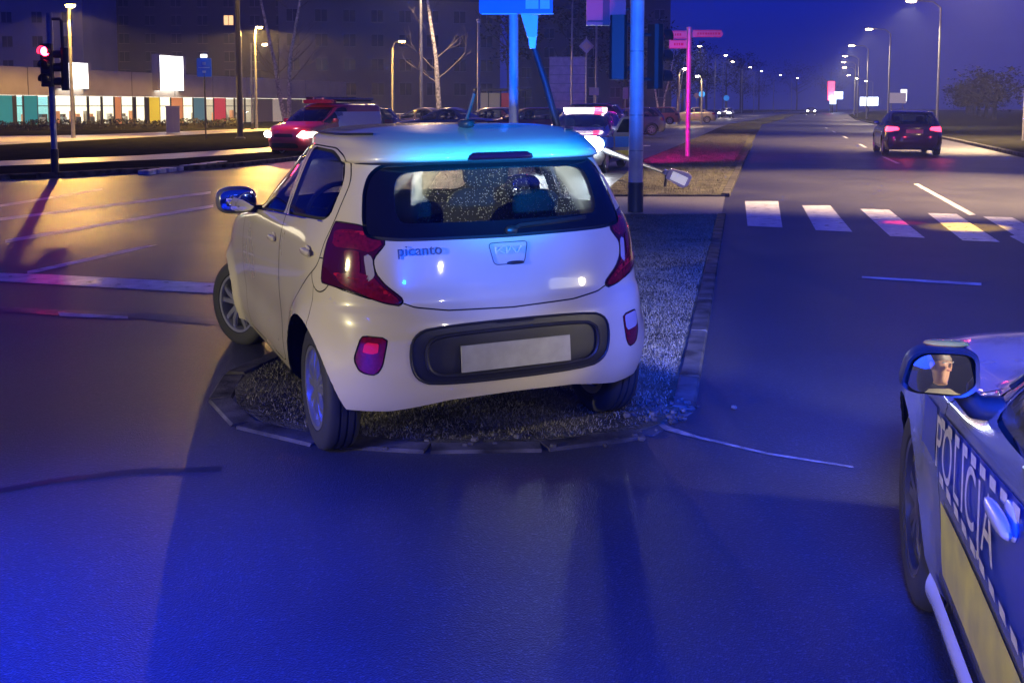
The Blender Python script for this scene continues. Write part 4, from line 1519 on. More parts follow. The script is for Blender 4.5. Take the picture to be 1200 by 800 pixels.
# rescue van facing us
vs = generic_spec('van', 4.5, 1.85, 1.70, 2.75, .86, .32)
van, vB2, vO = make_car('rescue_van', vs, (-5.45, 36.2, 0), R(180 - 27), M_PRED, 'red and white rescue van with a roof ladder and one lit headlamp', 'van', None, False, {'headlight': LIT_HEAD})
for s in (-1, 1):
    V, F = patch(lambda u, v: (s * (float(vB2.side_x(u, .35 + v)) + .006), u, .35 + v), np.linspace(-.8, 1.95, 18), np.linspace(0, 1.06, 8))
    part('white_side_panel', (np.array(V), F), M_WHITE, van)
ld = MB()
for x in (-.42, -.05):
    ld.tube([(x, -.7, 1.83), (x, 2.1, 1.83)], .035, 6)
for i in range(9):
    ld.tube([(-.42, -.5 + .31 * i, 1.83), (-.05, -.5 + .31 * i, 1.83)], .02, 6)
la = ld.build('roof_ladder', M_STEEL)
la.location = (-5.45, 36.2, 0)
la.rotation_euler = (0, 0, R(153))
tag(la, 'pale ladder lying on the roof rack of the rescue van', 'ladder')
MB().box((0, -.1, 1.76), (1.5, .06, .05)).box((0, 1.3, 1.76), (1.5, .06, .05)).box((.35, .6, 1.82), (.5, 2.2, .14), 0, .05).build('roof_rack', M_DARKM, van)
bar2 = MB().box((0, 1.72, 1.74), (1.25, .24, .12), 0, .06).build('light_bar', mat('beacon_housing', (.25, .02, .03), .25, coat=1), van)
hw_ = van.matrix_world if False else Matrix.Translation((-5.45, 36.2, 0)) @ Matrix.Rotation(R(153), 4, 'Z')
lamp('van_fill_light', 'POINT', hw_ @ Vector((0, 3.6, 1.9)), 60, (1, .25, .3), radius=.1)  # added red fill ahead of the bonnet, brightens the van's front
lamp('van_headlight', 'SPOT', hw_ @ Vector((-.70, 3.60, .70)), 90, WARM, hw_ @ Vector((-.3, 13, 0)), 70, .6, .06)
lamp('van_headlight', 'SPOT', hw_ @ Vector((-.70, 3.60, .70)), 45000, (1, .92, .58), (-.3, 5.4, 1.30), 2.2, .3, .05)
MB().ell((-.70, 3.47, .72), (.12, .06, .10), 2.4, 14, 8).ell((.70, 3.47, .72), (.12, .06, .10), 2.4, 14, 8).build('headlight_glow', LIT_HEAD, van, True)

# second patrol car, facing us, its door open
ps = generic_spec('hatch', 4.4, 1.80, 1.47, 2.65, .88)
p2, p2B, p2O = make_car('patrol_car', ps, (2.12, 28.3, 0), R(165), M_POL, 'patrol car facing the camera beyond the island with a dazzling headlamp and an open door', 'police car', 'patrol cars at the junction', False, {'headlight': LIT_HEAD})
for s in (-1, 1):
    V, F = patch(lambda u, v: (s * (float(p2B.side_x(u, .58 + .26 * v)) + .008), u, .58 + .26 * v), np.linspace(-.5, 3.1, 24), np.linspace(0, 1, 5))
    part('blue_stripe', (np.array(V), F), mat('livery_bright_blue', (.02, .16, .62), .3, coat=.5), p2)
    V, F = patch(lambda u, v: (s * (float(p2B.side_x(u, .34 + .16 * v)) + .008), u, .34 + .16 * v), np.linspace(.40, 2.2, 14), np.linspace(0, 1, 4))
    part('lime_stripe', (np.array(V), F), M_LIME, p2)
Vt, Ft = text_mesh('POLICJA', .24, 0, 1.1)
Vw = [(-(float(p2B.side_x(1.35 - x, .71 + y)) + .014), 1.35 - x, .71 + y) for x, y, z in Vt]
link('door_lettering', mesh_from(Vw, Ft), M_REFL, p2)
Vw = [((float(p2B.side_x(1.35 + x, .71 + y)) + .014), 1.35 + x, .71 + y) for x, y, z in Vt]
link('door_lettering', mesh_from(Vw, Ft), M_REFL, p2)
od = MB()
od.prism(fillet([(0, .32), (0, .92), (-.30, 1.32), (-.95, 1.34), (-1.0, .92), (-.95, .32)], .06), 'x', 0, .05)
odo = od.build('open_door', M_POL, p2)
odo.location = (-.90, 1.95, 0)
odo.rotation_euler = (0, 0, R(-38))
MB().prism([(-.06, .58), (-.06, .84), (-.94, .84), (-.94, .58)], 'x', -.006, .056).build('door_stripe', mat('livery_bright_blue'), odo)
MB().prism([(-.06, .36), (-.06, .50), (-.92, .50), (-.92, .36)], 'x', -.006, .056).build('door_stripe', M_LIME, odo)
MB().prism(fillet([(-.08, .94), (-.32, 1.27), (-.90, 1.28), (-.92, .94)], .05), 'x', -.004, .054).build('door_window', M_GLASSB, odo)
MB().box((0, .95, 1.50), (1.1, .26, .10), 0, .05).build('light_bar', emat('beacon_white', (1.0, .75, .8), 5), p2)
MB().box((-.36, .95, 1.50), (.30, .27, .106), 0, .05).build('beacon_dome', emat('beacon_red', (1.0, .02, .05), 8), p2)
hm = Matrix.Translation((2.12, 28.3, 0)) @ Matrix.Rotation(R(165), 4, 'Z')
for s in (-1, 1):
    MB().ell((s * .62, 3.40, .70), (.30, .10, .19), 2.3, 16, 10).build('headlight_glow', emat('dazzling_head', (.88, .95, 1.0), 90), p2, True)  # blob made oversized so its shape carries the headlamp's glare
hp2 = hm @ Vector((-.62, 3.56, .68))
lamp('patrol_headlight', 'SPOT', hp2, 22000, (.85, .95, 1.0), (.0, 5.4, 1.30), 2.6, .3, .05)
lamp('patrol_headlight', 'SPOT', hp2, 55, (.85, .93, 1.0), (1.2, 15, .1), 40, .6, .10)
lamp('roof_beacon_light', 'SPOT', hm @ Vector((-.5, .95, 1.80)), 3200, (1, .003, .42), (7.6, 37.5, 0), 66, .8, .12)
lamp('roof_beacon_light', 'POINT', hm @ Vector((.9, 2.9, 1.3)), 25, (1, .08, .12), radius=.12)

# parked cars
parked = [
    ('hatch', (-5.6, 45.5), R(80), M_DGREY, 'dark parked hatchback nearest to the white railing'),
    ('sedan', (-1.6, 42.5), R(72), M_GREYP, 'grey parked saloon at the end of the row beside the blue mast'),
    ('sedan', (-3.2, 50.0), R(78), M_SAND, 'pale parked saloon half hidden behind the grey one'),
    ('hatch', (-.2, 49.0), R(66), M_SAND, 'pale gold parked hatchback below the bus shelter'),
    ('hatch', (1.6, 44.0), R(70), M_DRED, 'wine red parked hatchback just right of the blue mast'),
    ('suv', (4.1, 47.0), R(75), M_DBLUE, 'tall navy parked car beside the leaning post'),
    ('hatch', (7.0, 55.0), R(95), M_GREYP, 'grey parked hatchback under the large grey board'),
    ('hatch', (13.0, 88.0), R(80), mat('orange_red_paint', (.34, .10, .05), .3, coat=1), 'reddish parked hatchback beneath the bare birches'),  # one even orange red car paint
    ('sedan', (17.5, 96.0), R(80), M_SAND, 'pale parked saloon far beyond the direction sign'),
]
for k, (x, y), rz, pt, lab in parked:
    make_car('parked_car', generic_spec(k, 4.3, 1.78, {'suv': 1.62}.get(k, 1.45)), (x, y, .1), rz, pt, lab, 'car', 'cars parked in the side street')
for i, (x, y, rz, lab) in enumerate([(30.2, 150, 2.8, 'far oncoming car with lit headlamps left of the island'), (60, 215, 2.9, 'most distant car with bright headlamps near the bend')]):
    make_car('distant_car', generic_spec('hatch'), (x, y, 0), rz, M_GREYP, lab, 'car', 'far cars on the road', False, {'headlight': emat('far_head', (1, .95, .9), 60)})

# ------------------------------------------------------------------ the leaning post, the fallen lamp, masts and signals
t = empty('leaning_post', (.52, 11.2, 0), 0, 'thin dark post knocked aslant, holding a pale bracket at its bent top', 'post')
MB().tube([(0, 0, ISL_Z - .02), (-.01, .02, .9), (-.04, .05, 1.35), (-.16, .08, 1.80), (-.30, .10, 2.22)], [.045, .043, .040, .037, .032], 10).build('post', M_DARKM, t, True)
MB().prism([(-.335, 2.18), (-.275, 2.18), (-.265, 2.30), (-.35, 2.30)], 'y', .05, .15).build('bracket_socket', M_STEEL, t)
MB().prism([(-.36, 2.30), (-.26, 2.30), (-.25, 2.52), (-.43, 2.54)], 'y', .03, .17).build('pale_bracket', M_SIGNBACK, t)

t = empty('fallen_lamp', (3.06, 19.9, 0), 0, 'fallen street lamp with its white head lying at the edge of the island', 'street lamp')
a, b = Vector((-1.05, 6.4, .60)), Vector((-.17, .42, .33))
MB().tube([a, a.lerp(b, .5), a.lerp(b, .8), b], [.075, .06, .035, .028], 10).build('post', M_DARKM, t, True)
hd = MB()
hd.prism(fillet([(-.20, -.10), (.16, -.14), (.24, -.06), (.24, .13), (.14, .16), (-.20, .10)], .03), 'y', -.10, .10)
ho = hd.build('lamp_head', M_WHITE, t)
ho.location = (.05, .1, .25)
ho.rotation_euler = (0, R(24), R(-10))
MB().box((-.235, 0, 0), (.09, .12, .10), 0, .02).build('socket', M_STEEL, ho)
MB().box((.03, -.102, .0), (.30, .006, .16)).build('lamp_glass', emat('lamp_glass_pale', (1, 1, 1), .35), ho)
MB().tube([(-.10, .5, .30), (-.12, .55, 0)], .03, 8).build('broken_stub', M_DARKM, t)


def signal_head(parent, loc, rz, lit=None, n=3, back=False):
    o = MB().box((0, 0, 0), (.26, .16, .30 * n + .04), 0, .04).build('signal_housing', M_BLACK, parent)
    o.location = loc
    o.rotation_euler = (0, 0, rz)
    for k in range(n):
        z = (n - 1) * .15 - .30 * k
        col = [(1, .03, .05), (1, .6, .05), (.05, 1, .4)][k if n == 3 else 2 * k]
        m = emat('signal_lit_red', (1, .02, .06), 60) if lit == k else mat('lens_off_%d' % k, [c * .05 + .01 for c in col], .15)
        MB().lathe([(.001, -.105), (.06, -.10), (.10, -.085)], 'y', (0, 0, z), 18).build('signal_lens', m, o, True)
        vs_ = MB()
        V, F = [], []
        for i in range(15):
            tt = -.5 + (PI + 1.0) * i / 14
            for d, r in ((-.08, .115), (-.24, .112)):
                V.append((r * math.cos(tt), d, z + r * math.sin(tt)))
        for i in range(14):
            F.append((2 * i, 2 * i + 1, 2 * i + 3, 2 * i + 2))
        vs_.add(V, F)
        vs_.build('signal_visor', M_BLACK, o, True)
    return o


# left signal with the red light
t = empty('traffic_signal', (-10.21, 23.8, .08), 0, 'traffic signal on a grey pole showing a red light, by the shop', 'traffic light', 'traffic lights of the junction')
MB().tube([(0, 0, 0), (0, 0, 3.55)], .065, 12).build('pole', M_STEEL, t, True)
MB().tube([(0, 0, 0), (0, 0, .55)], .085, 12).build('pole_base', M_DARKM, t, True)
MB().tube([(0, 0, 3.42), (.22, 0, 3.42), (.26, 0, 3.38), (.27, 0, 2.5), (.20, 0, 2.42), (0, 0, 2.42)], .035, 8).build('bracket', M_DARKM, t, True)
MB().tube([(0, 0, 3.55), (.02, 0, 3.42)], .05, 8).build('pole_cap', M_DARKM, t)
signal_head(t, (-.02, -.16, 2.40), 0, 0)
signal_head(t, (.28, .05, 2.32), R(-65), None)
MB().box((.02, -.08, 1.05), (.10, .10, .14), 0, .02).build('push_button', mat('button_grey', (.2, .25, .35), .4), t)
lamp('red_signal_glow', 'SPOT', (-10.22, 23.35, 2.78), 25, (1, .02, .08), (-5, 8, 0.5), 100, .8, .08)

lamp('assumed_amber_glow', 'SPOT', (8.6, 15.6, 5.2), 7000, (1, .58, .02), (*G(1130, 266), 0), 11, .7, .06)  # assumed signal out of view, added to tint a crossing bar amber
lamp('red_signal_glow', 'SPOT', (8.6, 15.8, 5.5), 4500, (1, .02, .06), (*G(1060, 261), 0), 5, .7, .06)  # red one of the same assumed signal, added to tint a crossing bar
# blue lit mast with signals on the island
t = empty('signal_mast', (1.83, 15.75, ISL_Z), 0, 'thick signal mast glowing blue with a dark collar at its foot and two signal heads', 'traffic light', 'traffic lights of the junction')
MB().tube([(0, 0, .02), (0, 0, 2.0), (0, 0, 6.2)], [.108, .104, .095], 20).build('mast', M_MAST, t, True)
MB().tube([(0, 0, 0), (0, 0, .44)], .116, 20).build('mast_foot', M_DARKM, t, True)
signal_head(t, (-.26, .10, 2.42), R(168), None)
signal_head(t, (.28, .06, 2.28), R(118), None)
MB().tube([(-.24, .08, 2.75), (0, .05, 2.75)], .025).tube([(-.24, .08, 2.1), (0, .05, 2.1)], .025).tube([(-.24, .08, 2.1), (-.24, .08, 2.75)], .02).build('bracket', M_DARKM, t)
MB().tube([(.24, .05, 2.6), (0, .05, 2.6)], .025).tube([(.24, .05, 1.95), (0, .05, 1.95)], .025).tube([(.24, .05, 1.95), (.24, .05, 2.6)], .02).build('bracket', M_DARKM, t)
for z in (.9, 1.42, 2.35):
    MB().lathe([(.109, z), (.111, z), (.111, z + .014), (.109, z + .014)], 'z', n=18).build('band', M_STEEL, t, True)
tr = empty('lane_board', (1.38, 15.84, 2.80), R(4), 'magenta lit sign panel fixed left of the blue signal mast', 'road sign')
MB().box((0, 0, .27), (.58, .03, .62), 0, .0).build('board', mat('board_lit_red', (.62, .10, .16), .4), tr)  # red lamp light is put into the panel's colour
MB().box((0, -.022, .27), (.10, .015, .62)).box((0, -.022, .02), (.56, .012, .03)).build('board_rail', mat('rail_dark', (.10, .02, .06), .5), tr)
MB().tube([(.2, .03, .2), (.42, .0, .2)], .02).tube([(.2, .03, .45), (.42, .0, .45)], .02).build('clamp', M_DARKM, tr)

# blue post with the blue board, in front of the beige car
t = empty('sign_post', (.02, 13.6, 0), 0, 'round blue lit sign post rising behind the roof of the beige hatchback', 'post')
MB().tube([(0, 0, 0), (0, 0, 4.2)], .060, 16).build('post', M_MAST, t, True)
sb = empty('information_board', (.05, 13.50, 2.72), 0, 'blue board with pale squares on the post behind the beige hatchback', 'road sign')
MB().prism(fillet([(-.46, 0), (.46, 0), (.46, .70), (-.46, .70)], .05), 'y', -.012, .012).build('board', mat('board_blue', (.02, .15, .62), .4), sb)
MB().box((-.44 + .46, -.014, .008), (.90, .004, .014)).build('board_edge', M_SIGNW, sb)
for x, w in ((.20, .16), (.36, .12)):
    MB().box((x, -.014, .135), (w, .006, .13)).build('pictogram', mat('pictogram_pale', (.55, .70, .85), .4), sb)
MB().box((-.06, .03, .35), (.02, .06, .5)).build('clamp', M_STEEL, sb)

# magenta direction sign
t = empty('direction_sign', (5.43, 33.0, ISL_Z + .02), 0, 'two armed direction sign on a slim post glowing magenta', 'road sign')
MB().tube([(0, 0, 0), (0, 0, 3.95)], .075, 12).build('post', mat('sign_post_grey', (.45, .45, .46), .4, .3), t, True)
M_DS = mat('direction_panel', (.34, .30, .33), .4)
def arrow(name, x0, x1, z0, z1, tip):
    h = (z1 - z0) / 2
    P = [(x0, z0), (x1, z0), (x1, z1), (x0, z1)]
    if tip < 0:
        P = [(x0 + h * .6, z0), (x1, z0), (x1, z1), (x0 + h * .6, z1), (x0, (z0 + z1) / 2)]
    if tip > 0:
        P = [(x0, z0), (x1 - h * .6, z0), (x1, (z0 + z1) / 2), (x1 - h * .6, z1), (x0, z1)]
    o = MB().prism(P, 'y', -.10, -.075).build(name, M_DS, t)
    for zz in (z0 + .015, z1 - .015):
        MB().box(((x0 + x1) / 2, -.103, zz), (abs(x1 - x0) * .86, .006, .018)).build('panel_border', mat('panel_border_dark', (.30, .02, .10), .4), o)
    nb = MB()
    xs = x0 + .14
    while xs < x1 - .16:
        w = random.uniform(.04, .08)
        nb.box((xs + w / 2, -.103, (z0 + z1) / 2), (w, .006, (z1 - z0) * .30))
        xs += w + .025
    nb.build('panel_lettering', mat('panel_border_dark'), o)
    return o
arrow('sign_arm', -.82, -.09, 3.60, 3.84, -1)
arrow('sign_arm', -.62, -.09, 3.30, 3.56, 0)
arrow('sign_arm', .09, 1.02, 3.64, 3.86, 1)

# ------------------------------------------------------------------ street lamps
def street_lamp(name, x, y, h, arm, color, strength, label, group, power=0, single=True, pole=True, head=.30, spot=150, tgt=None, z0=.08):
    t = empty(name, (x, y, z0), 0, label, 'street lamp', group)
    hz = h - z0
    ax, ay = arm
    if pole:
        MB().tube([(0, 0, 0), (0, 0, hz * .5), (0, 0, hz - .5), (ax * .25, ay * .25, hz - .08), (ax * .9, ay * .9, hz + .03)], [.10, .085, .065, .055, .045], 8).build('pole', M_STEEL, t, True)
    hb = MB().ell((ax, ay, hz + .05), (head, head * .55, .07), 3, 12, 6, math.atan2(ay, ax) if (ax or ay) else 0).build('lamp_head', M_STEEL, t, True)
    MB().ell((ax, ay, hz - .02), (head * .75, head * .5, .09), 2.6, 12, 6, math.atan2(ay, ax) if (ax or ay) else 0).build('lamp_glass', emat('glow_%s_%d' % (name, strength) + ('s' if color is SODIUM else 'w'), color, strength), hb, True)
    if power:
        lamp('street_lamp_light', 'SPOT', (x + ax, y + ay, h - .16), power, color, tgt or (x + ax * 1.5, y + ay * 1.5, 0), spot, .04 if spot == 121.6 else (.5 if spot < 160 else .12), .12)
    return t


gR, gL, gY = 'street lamps along the right carriageway', 'street lamps along the left carriageway', 'yellow lamps by the shop'
right = [(14.2, 19, 'assumed nearest lamp on the right verge, its head above the view'), (22.3, 46.5, 'lamp post at the far right whose head is out of view'), (30.2, 76, 'tall lamp with the brightest white head at upper right'),  # first lamp is unseen, assumed as the row's continuation to light the road
         (36.2, 103, 'second white lamp from the bright one along the right verge'), (43.4, 131, 'third white lamp along the right verge'), (51.0, 158, 'fourth white lamp along the right verge'),
         (57.3, 179, 'fifth white lamp along the right verge'), (65.2, 204, 'sixth white lamp along the right verge'), (82, 255, 'small far white lamp beyond the sixth on the right'),
         (93, 283, 'small far white lamp near the bend on the right'), (105, 312, 'farthest small white lamp on the right')]
for i, (x, y, lab) in enumerate(right):
    pw = [34000, 36000, 10000, 9000, 9000, 7000, 7000, 6000, 0, 0, 0][i]
    street_lamp('street_lamp', x, y, 9.0, (-1.9, .5) if i != 2 else (-2.0, .3), WARM if i > 1 else (1, .66, .34), 90 if i < 8 else 120, lab, gR, pw, True, True, .44, (68 if i == 0 else 118) if i < 2 else 124, (8.8, 20.5, 0) if i == 0 else None)
left = [(6.0, 76.5, 'white lamp half hidden by the red panel of the mast'), (12.2, 103, 'white lamp touching the tip of the direction sign'), (21.5, 132, 'white lamp right of the direction sign on the left verge'),
        (29.5, 156, 'higher lamp of the close pair on the left verge'), (35, 178, 'lower lamp of the close pair on the left verge'), (43.5, 203, 'small far white lamp on the left verge'),
        (51, 226, 'second small far lamp on the left verge'), (62, 254, 'third small far lamp on the left verge'), (73, 280, 'farthest small lamp on the left verge')]
for i, (x, y, lab) in enumerate(left):
    street_lamp('street_lamp', x, y, 9.0, (1.6, .3), WARM, 70 if i < 6 else 110, lab, gL, [0, 3500, 3500, 3500, 0, 2500, 0, 0, 0][i])
street_lamp('street_lamp', -20.6 - .1, 50.4, 6.25, (.25, -.4), SODIUM, 220, 'largest yellow lamp, above the red traffic light', gY, 5600, True, True, .42, 121.6, (-19.5, 47.8, 0))
street_lamp('street_lamp', -17.2, 72, 6.85, (.35, -.2), SODIUM, 130, 'yellow lamp beside the twin birch', gY, 17000, True, True, .34, 172)
street_lamp('street_lamp', -18.0, 77, 6.0, (.35, -.2), (1, .75, .45), 90, 'paler lamp just below the one beside the twin birch', gY, 900, True, False, .26)
street_lamp('street_lamp', -8.9, 80, 6.4, (.75, -.2), SODIUM, 120, 'yellow lamp above the parked cars', gY, 3500, True, True, .32, 150)
street_lamp('street_lamp', 14.0, 90, 4.75, (.5, 0), (1, .62, .25), 110, 'small orange lamp under the direction sign', gY, 700, True, True, .24)
street_lamp('street_lamp', 16.3, 92, 4.2, (-.4, 0), (1, .62, .25), 110, 'orange lamp lower right of the direction sign', gY, 700, True, True, .24)
street_lamp('street_lamp', -1.7, 55, 5.9, (0, 0), (1, .85, .6), 0, 'unlit slim lamp mast with a short arm above the parked cars', 'unlit masts', 0, True, True, .12)
# tall plain masts
for (x, y, h, r, lab) in [(-12.6, 49.5, 10.5, .13, 'thick dark mast standing between the shop and the twin birch'), (-4.9, 58, 9.5, .09, 'slim mast rising out of the parked cars'), (3.4, 61, 8.2, .06, 'thin curved mast in front of the large grey board'),
                          (-17.0, 70, 5.6, .07, 'pale flag pole left of the twin birch'), (-17.4, 69, 6.6, .07, 'taller pale flag pole left of the twin birch')]:
    t = empty('mast', (x, y, .08), 0, lab, 'mast', 'plain masts')
    MB().tube([(0, 0, 0), (0, 0, h)] if x != 3.4 else [(0, 0, 0), (0, 0, h - 1), (.1, 0, h - .4), (.4, 0, h)], [r, r * .7] if x != 3.4 else [r, r * .8, r * .7, r * .6], 10).build('shaft', M_DARKM if r > .1 else M_STEEL, t, True)
    MB().lathe([(r * 1.9, 0), (r * 1.9, .06), (r * 1.2, .10), (r * 1.05, .4)], 'z', n=12).build('foot', M_DARKM, t, True)

lamp('street_lamp_light', 'SPOT', (-12.0, 48.6, 10.4), 6000, SODIUM, (-13, 49, 0), 112, .5, .12)  # assumed lamp atop the thick mast, added to light verge and shop
lamp('street_lamp_light', 'SPOT', (-4.6, 57.0, 9.5), 6500, (1, .66, .36), (-3.0, 52, 0), 140, .5, .12)  # lamp head on the slim mast is assumed, added to light the board
# bus stop sign
t = empty('bus_stop_sign', (-14.1, 49.2, .08), 0, 'blue bus stop sign on a thin post in front of the shop', 'bus stop sign')
MB().tube([(0, 0, 0), (0, 0, 3.05)], .035, 8).build('post', M_DARKM, t)
MB().prism(fillet([(-.33, 2.85), (.33, 2.85), (.33, 3.70), (-.33, 3.70)], .06), 'y', -.03, .03).build('panel', mat('stop_blue', (.01, .10, .62), .35, emit=(.01, .12, 1), estr=.12), t)
MB().box((0, -.034, 3.27), (.52, .008, .035)).box((0, -.034, 3.46), (.16, .008, .12)).box((0, -.034, 3.08), (.16, .008, .10)).build('sign_print', mat('print_light_blue', (.35, .55, .9), .4), t)
MB().box((0, -.02, 3.80), (.28, .12, .14), 0, .03).build('sign_lamp', emat('sign_lamp_white', (1, 1, 1), 4), t)

# utility box
t = empty('utility_box', (-18.9, 59.6, .09), R(20), 'pale grey street cabinet in front of the shop windows', 'utility box')
MB().box((0, 0, .75), (.72, .42, 1.42), 0, .02).build('cabinet', mat('cabinet_grey', (.42, .42, .44), .5), t)
MB().box((0, 0, 1.49), (.78, .48, .06), 0, .02).build('lid', mat('cabinet_grey'), t)
MB().box((-.18, -.216, .75), (.33, .012, 1.3)).build('cabinet_door', mat('cabinet_door_grey', (.36, .36, .38), .5), t)
MB().box((.18, -.216, .75), (.33, .012, 1.3)).build('cabinet_door', mat('cabinet_door_grey'), t)

# white railing
t = empty('railing', (-7.0, 57, .08), R(4), 'white tubular railing behind the parked cars', 'railing')
for i in range(11):
    MB().tube([(i * .62, 0, 0), (i * .62, 0, 1.12)], .035, 6).build('rail_post', M_SIGNW, t)
for z in (1.1, .62):
    MB().tube([(0, -.01, z), (6.2, -.01, z)], .03, 6).build('rail', M_SIGNW, t)

# bus shelter
t = empty('bus_shelter', (-.6, 59.5, .08), R(5), 'bus shelter with pale and red glass panels behind the parked cars', 'bus shelter')
MB().box((0, 0, 2.42), (3.0, 1.4, .12), 0, .03).build('roof', M_DARKM, t)
for x, m_ in ((-1.0, mat('ad_pale', (.5, .42, .36), .4, emit=(1, .8, .65), estr=.10)), (-.35, mat('ad_pale')), (.35, mat('ad_red', (.5, .08, .12), .4, emit=(1, .15, .25), estr=.12))):
    MB().box((x, .5, 1.3), (.60, .03, 1.9)).build('panel', m_, t)
for x in (-1.4, -.67, .02, .70, 1.4):
    MB().tube([(x, .52, 0), (x, .52, 2.36)], .035, 6).build('shelter_post', M_DARKM, t)
MB().box((-.3, .3, .48), (1.6, .35, .06)).box((-.9, .3, .23), (.06, .3, .44)).box((.4, .3, .23), (.06, .3, .44)).build('bench', M_DARKM, t)

# large grey board and its neighbours
t = empty('large_board', (3.35, 64, .08), R(2), 'large grey direction board seen from behind with horizontal ribs', 'road sign')
for i in range(6):
    MB().box((0, 0, 1.55 + i * .52), (2.25, .03, .505)).build('board_plank', mat('board_back', (.62, .57, .60), .6, 0, noise=(3, .2)), t)
for i in range(7):
    MB().box((0, -.04, 1.30 + i * .52), (2.25, .05, .05)).build('rib', M_SIGNBACK, t)
for x in (-.75, .75):
    MB().tube([(x, .08, 0), (x, .08, 4.5)], .06, 8).build('board_post', M_STEEL, t)
t = empty('diamond_sign', (4.15, 60, .08), 0, 'diamond priority sign on a thin post above the large grey board', 'road sign')
MB().tube([(0, 0, 0), (0, 0, 5.4)], .035, 8).build('post', M_STEEL, t)
MB().prism([(-.42, 4.85), (0, 4.43), (.42, 4.85), (0, 5.27)], 'y', -.06, -.04).build('plate', M_SIGNBACK, t)
MB().prism([(-.25, 4.85), (0, 4.60), (.25, 4.85), (0, 5.10)], 'y', -.065, -.061).build('plate_centre', mat('pale_yellow', (.6, .5, .3), .4), t)
for (x, y, w, h, z, m_, lab) in [(5.2, 68, .62, .50, 2.45, mat('small_pale_sign', (.6, .56, .42), .4), 'small pale square sign right of the large grey board'), (7.3, 69, .34, .74, 2.35, mat('small_pale_sign'), 'narrow pale sign left of the blue signal mast'),
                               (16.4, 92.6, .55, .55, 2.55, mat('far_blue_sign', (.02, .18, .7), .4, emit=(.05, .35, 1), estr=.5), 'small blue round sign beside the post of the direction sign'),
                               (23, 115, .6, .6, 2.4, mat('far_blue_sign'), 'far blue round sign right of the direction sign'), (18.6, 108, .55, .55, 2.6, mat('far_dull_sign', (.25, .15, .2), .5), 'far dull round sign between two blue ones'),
                               (41, 114, 1.8, 1.1, 2.4, mat('pale_hoarding', (.62, .50, .52), .5, emit=(1, .8, .85), estr=.22), 'pale hoarding at the right roadside behind the driving car')]:
    t = empty('small_sign', (x, y, .08), 0, lab, 'road sign', 'small signs along the road')
    big = w > 1.5
    for px_ in ((-w * .35, w * .35) if big else (0,)):
        MB().tube([(px_, 0, 0), (px_, 0, z - h / 2 if big else z)], .035 if not big else .07, 6).build('post', M_STEEL, t)
    if m_.name.startswith('far'):
        MB().lathe([(.001, -.03), (w / 2, -.03), (w / 2, .0), (.001, .0)], 'y', (0, -.05, z), 16).build('plate', m_, t)
    else:
        MB().prism(fillet([(-w / 2, z - h / 2), (w / 2, z - h / 2), (w / 2, z + h / 2), (-w / 2, z + h / 2)], .04), 'y', -.07, -.045).build('plate', m_, t)

# far lit things near the bend
for (x, y, z, w, h, col, s, lab) in [(100, 300, 3.0, 5, 2.4, (.8, .9, 1), 5, 'long white lit shop sign near the bend'), (78, 262, 5.4, 1.6, 4.6, (1, .05, .12), 4, 'tall red lit totem near the bend'), (78.2, 261, 3.2, 1.4, 2.0, (.6, .75, 1), 6, 'white lower half of the lit totem near the bend'),
                                     (88, 290, 4.6, 3, 2, (.55, .7, 1), 6, 'bluish lit sign in the distance'), (106, 290, 4.6, 1.6, 3.2, (.9, .85, .9), 3, 'small pale lit sign at the edge of the right wood')]:
    t = empty('lit_sign', (x, y, 0), 0, lab, 'lit sign', 'far lit signs')
    MB().box((0, 0, z), (w, .5, h), 0, .1).build('sign_face', emat('far_sign_%d' % int(x * 10), col, s), t)
    MB().tube([(0, .3, 0), (0, .3, z + h / 2)], .15, 6).build('post', M_DARKM, t)

# ------------------------------------------------------------------ shop
A, Bp = Vector((-35.6, 70.5, 0)), Vector((-20.4, 117, 0))
dirv = (Bp - A).normalized()
ang = math.atan2(dirv.y, dirv.x)
Lf = (Bp - A).length + 6
sh = empty('shop', A, ang, 'low beige shop building with bright coloured windows and two white lit signs', 'shop')
M_FASC = mat('fascia_beige', (.50, .45, .40), .6, noise=(.6, .12))
X0 = -14
MB().box(((X0 + Lf) / 2, -.14 + 6, 3.35), (Lf - X0, 12.3, 1.95)).build('fascia', M_FASC, sh)
for i in range(12):
    x = X0 + 2 + i * 5.6
    MB().box((x, -.31, 3.35), (.06, .03, 1.95)).build('fascia_joint', mat('fascia_joint_grey', (.22, .2, .19), .6), sh)
MB().box(((X0 + Lf) / 2, 8.0, 1.18), (Lf - X0 - .4, .2, 2.36)).build('back_wall', emat('shop_back', (1.0, .82, .50), 1.15), sh)
MB().box(((X0 + Lf) / 2, 4.0, .06), (Lf - X0 - .4, 8, .1)).build('shop_floor', mat('shop_floor_tile', (.5, .48, .45), .4), sh)
MB().box(((X0 + Lf) / 2, 4.0, 2.34), (Lf - X0 - .4, 7.7, .05)).build('shop_ceiling', emat('shop_ceiling_light', (1, .93, .78), 1.6), sh)
cols = {'teal': mat('panel_teal', (.02, .28, .36), .35, emit=(.03, .55, .75), estr=.18), 'orange': mat('panel_orange', (.65, .25, .10), .4, emit=(1, .4, .15), estr=.35), 'yellow': mat('panel_yellow', (.7, .5, .05), .4, emit=(1, .75, .05), estr=.45),
        'red': mat('panel_red', (.6, .04, .07), .4, emit=(1, .08, .12), estr=.4), 'dark': M_DARKM, 'grey': mat('panel_grey', (.25, .24, .26), .5), 'blue': mat('panel_blue', (.08, .25, .35), .4, emit=(.2, .5, .6), estr=.2), 'pale': mat('panel_pale', (.6, .5, .4), .5, emit=(1, .8, .6), estr=.25)}
M_SHOPG = glass_mat('shop_glass', (.93, .95, .93), dirt=.02)
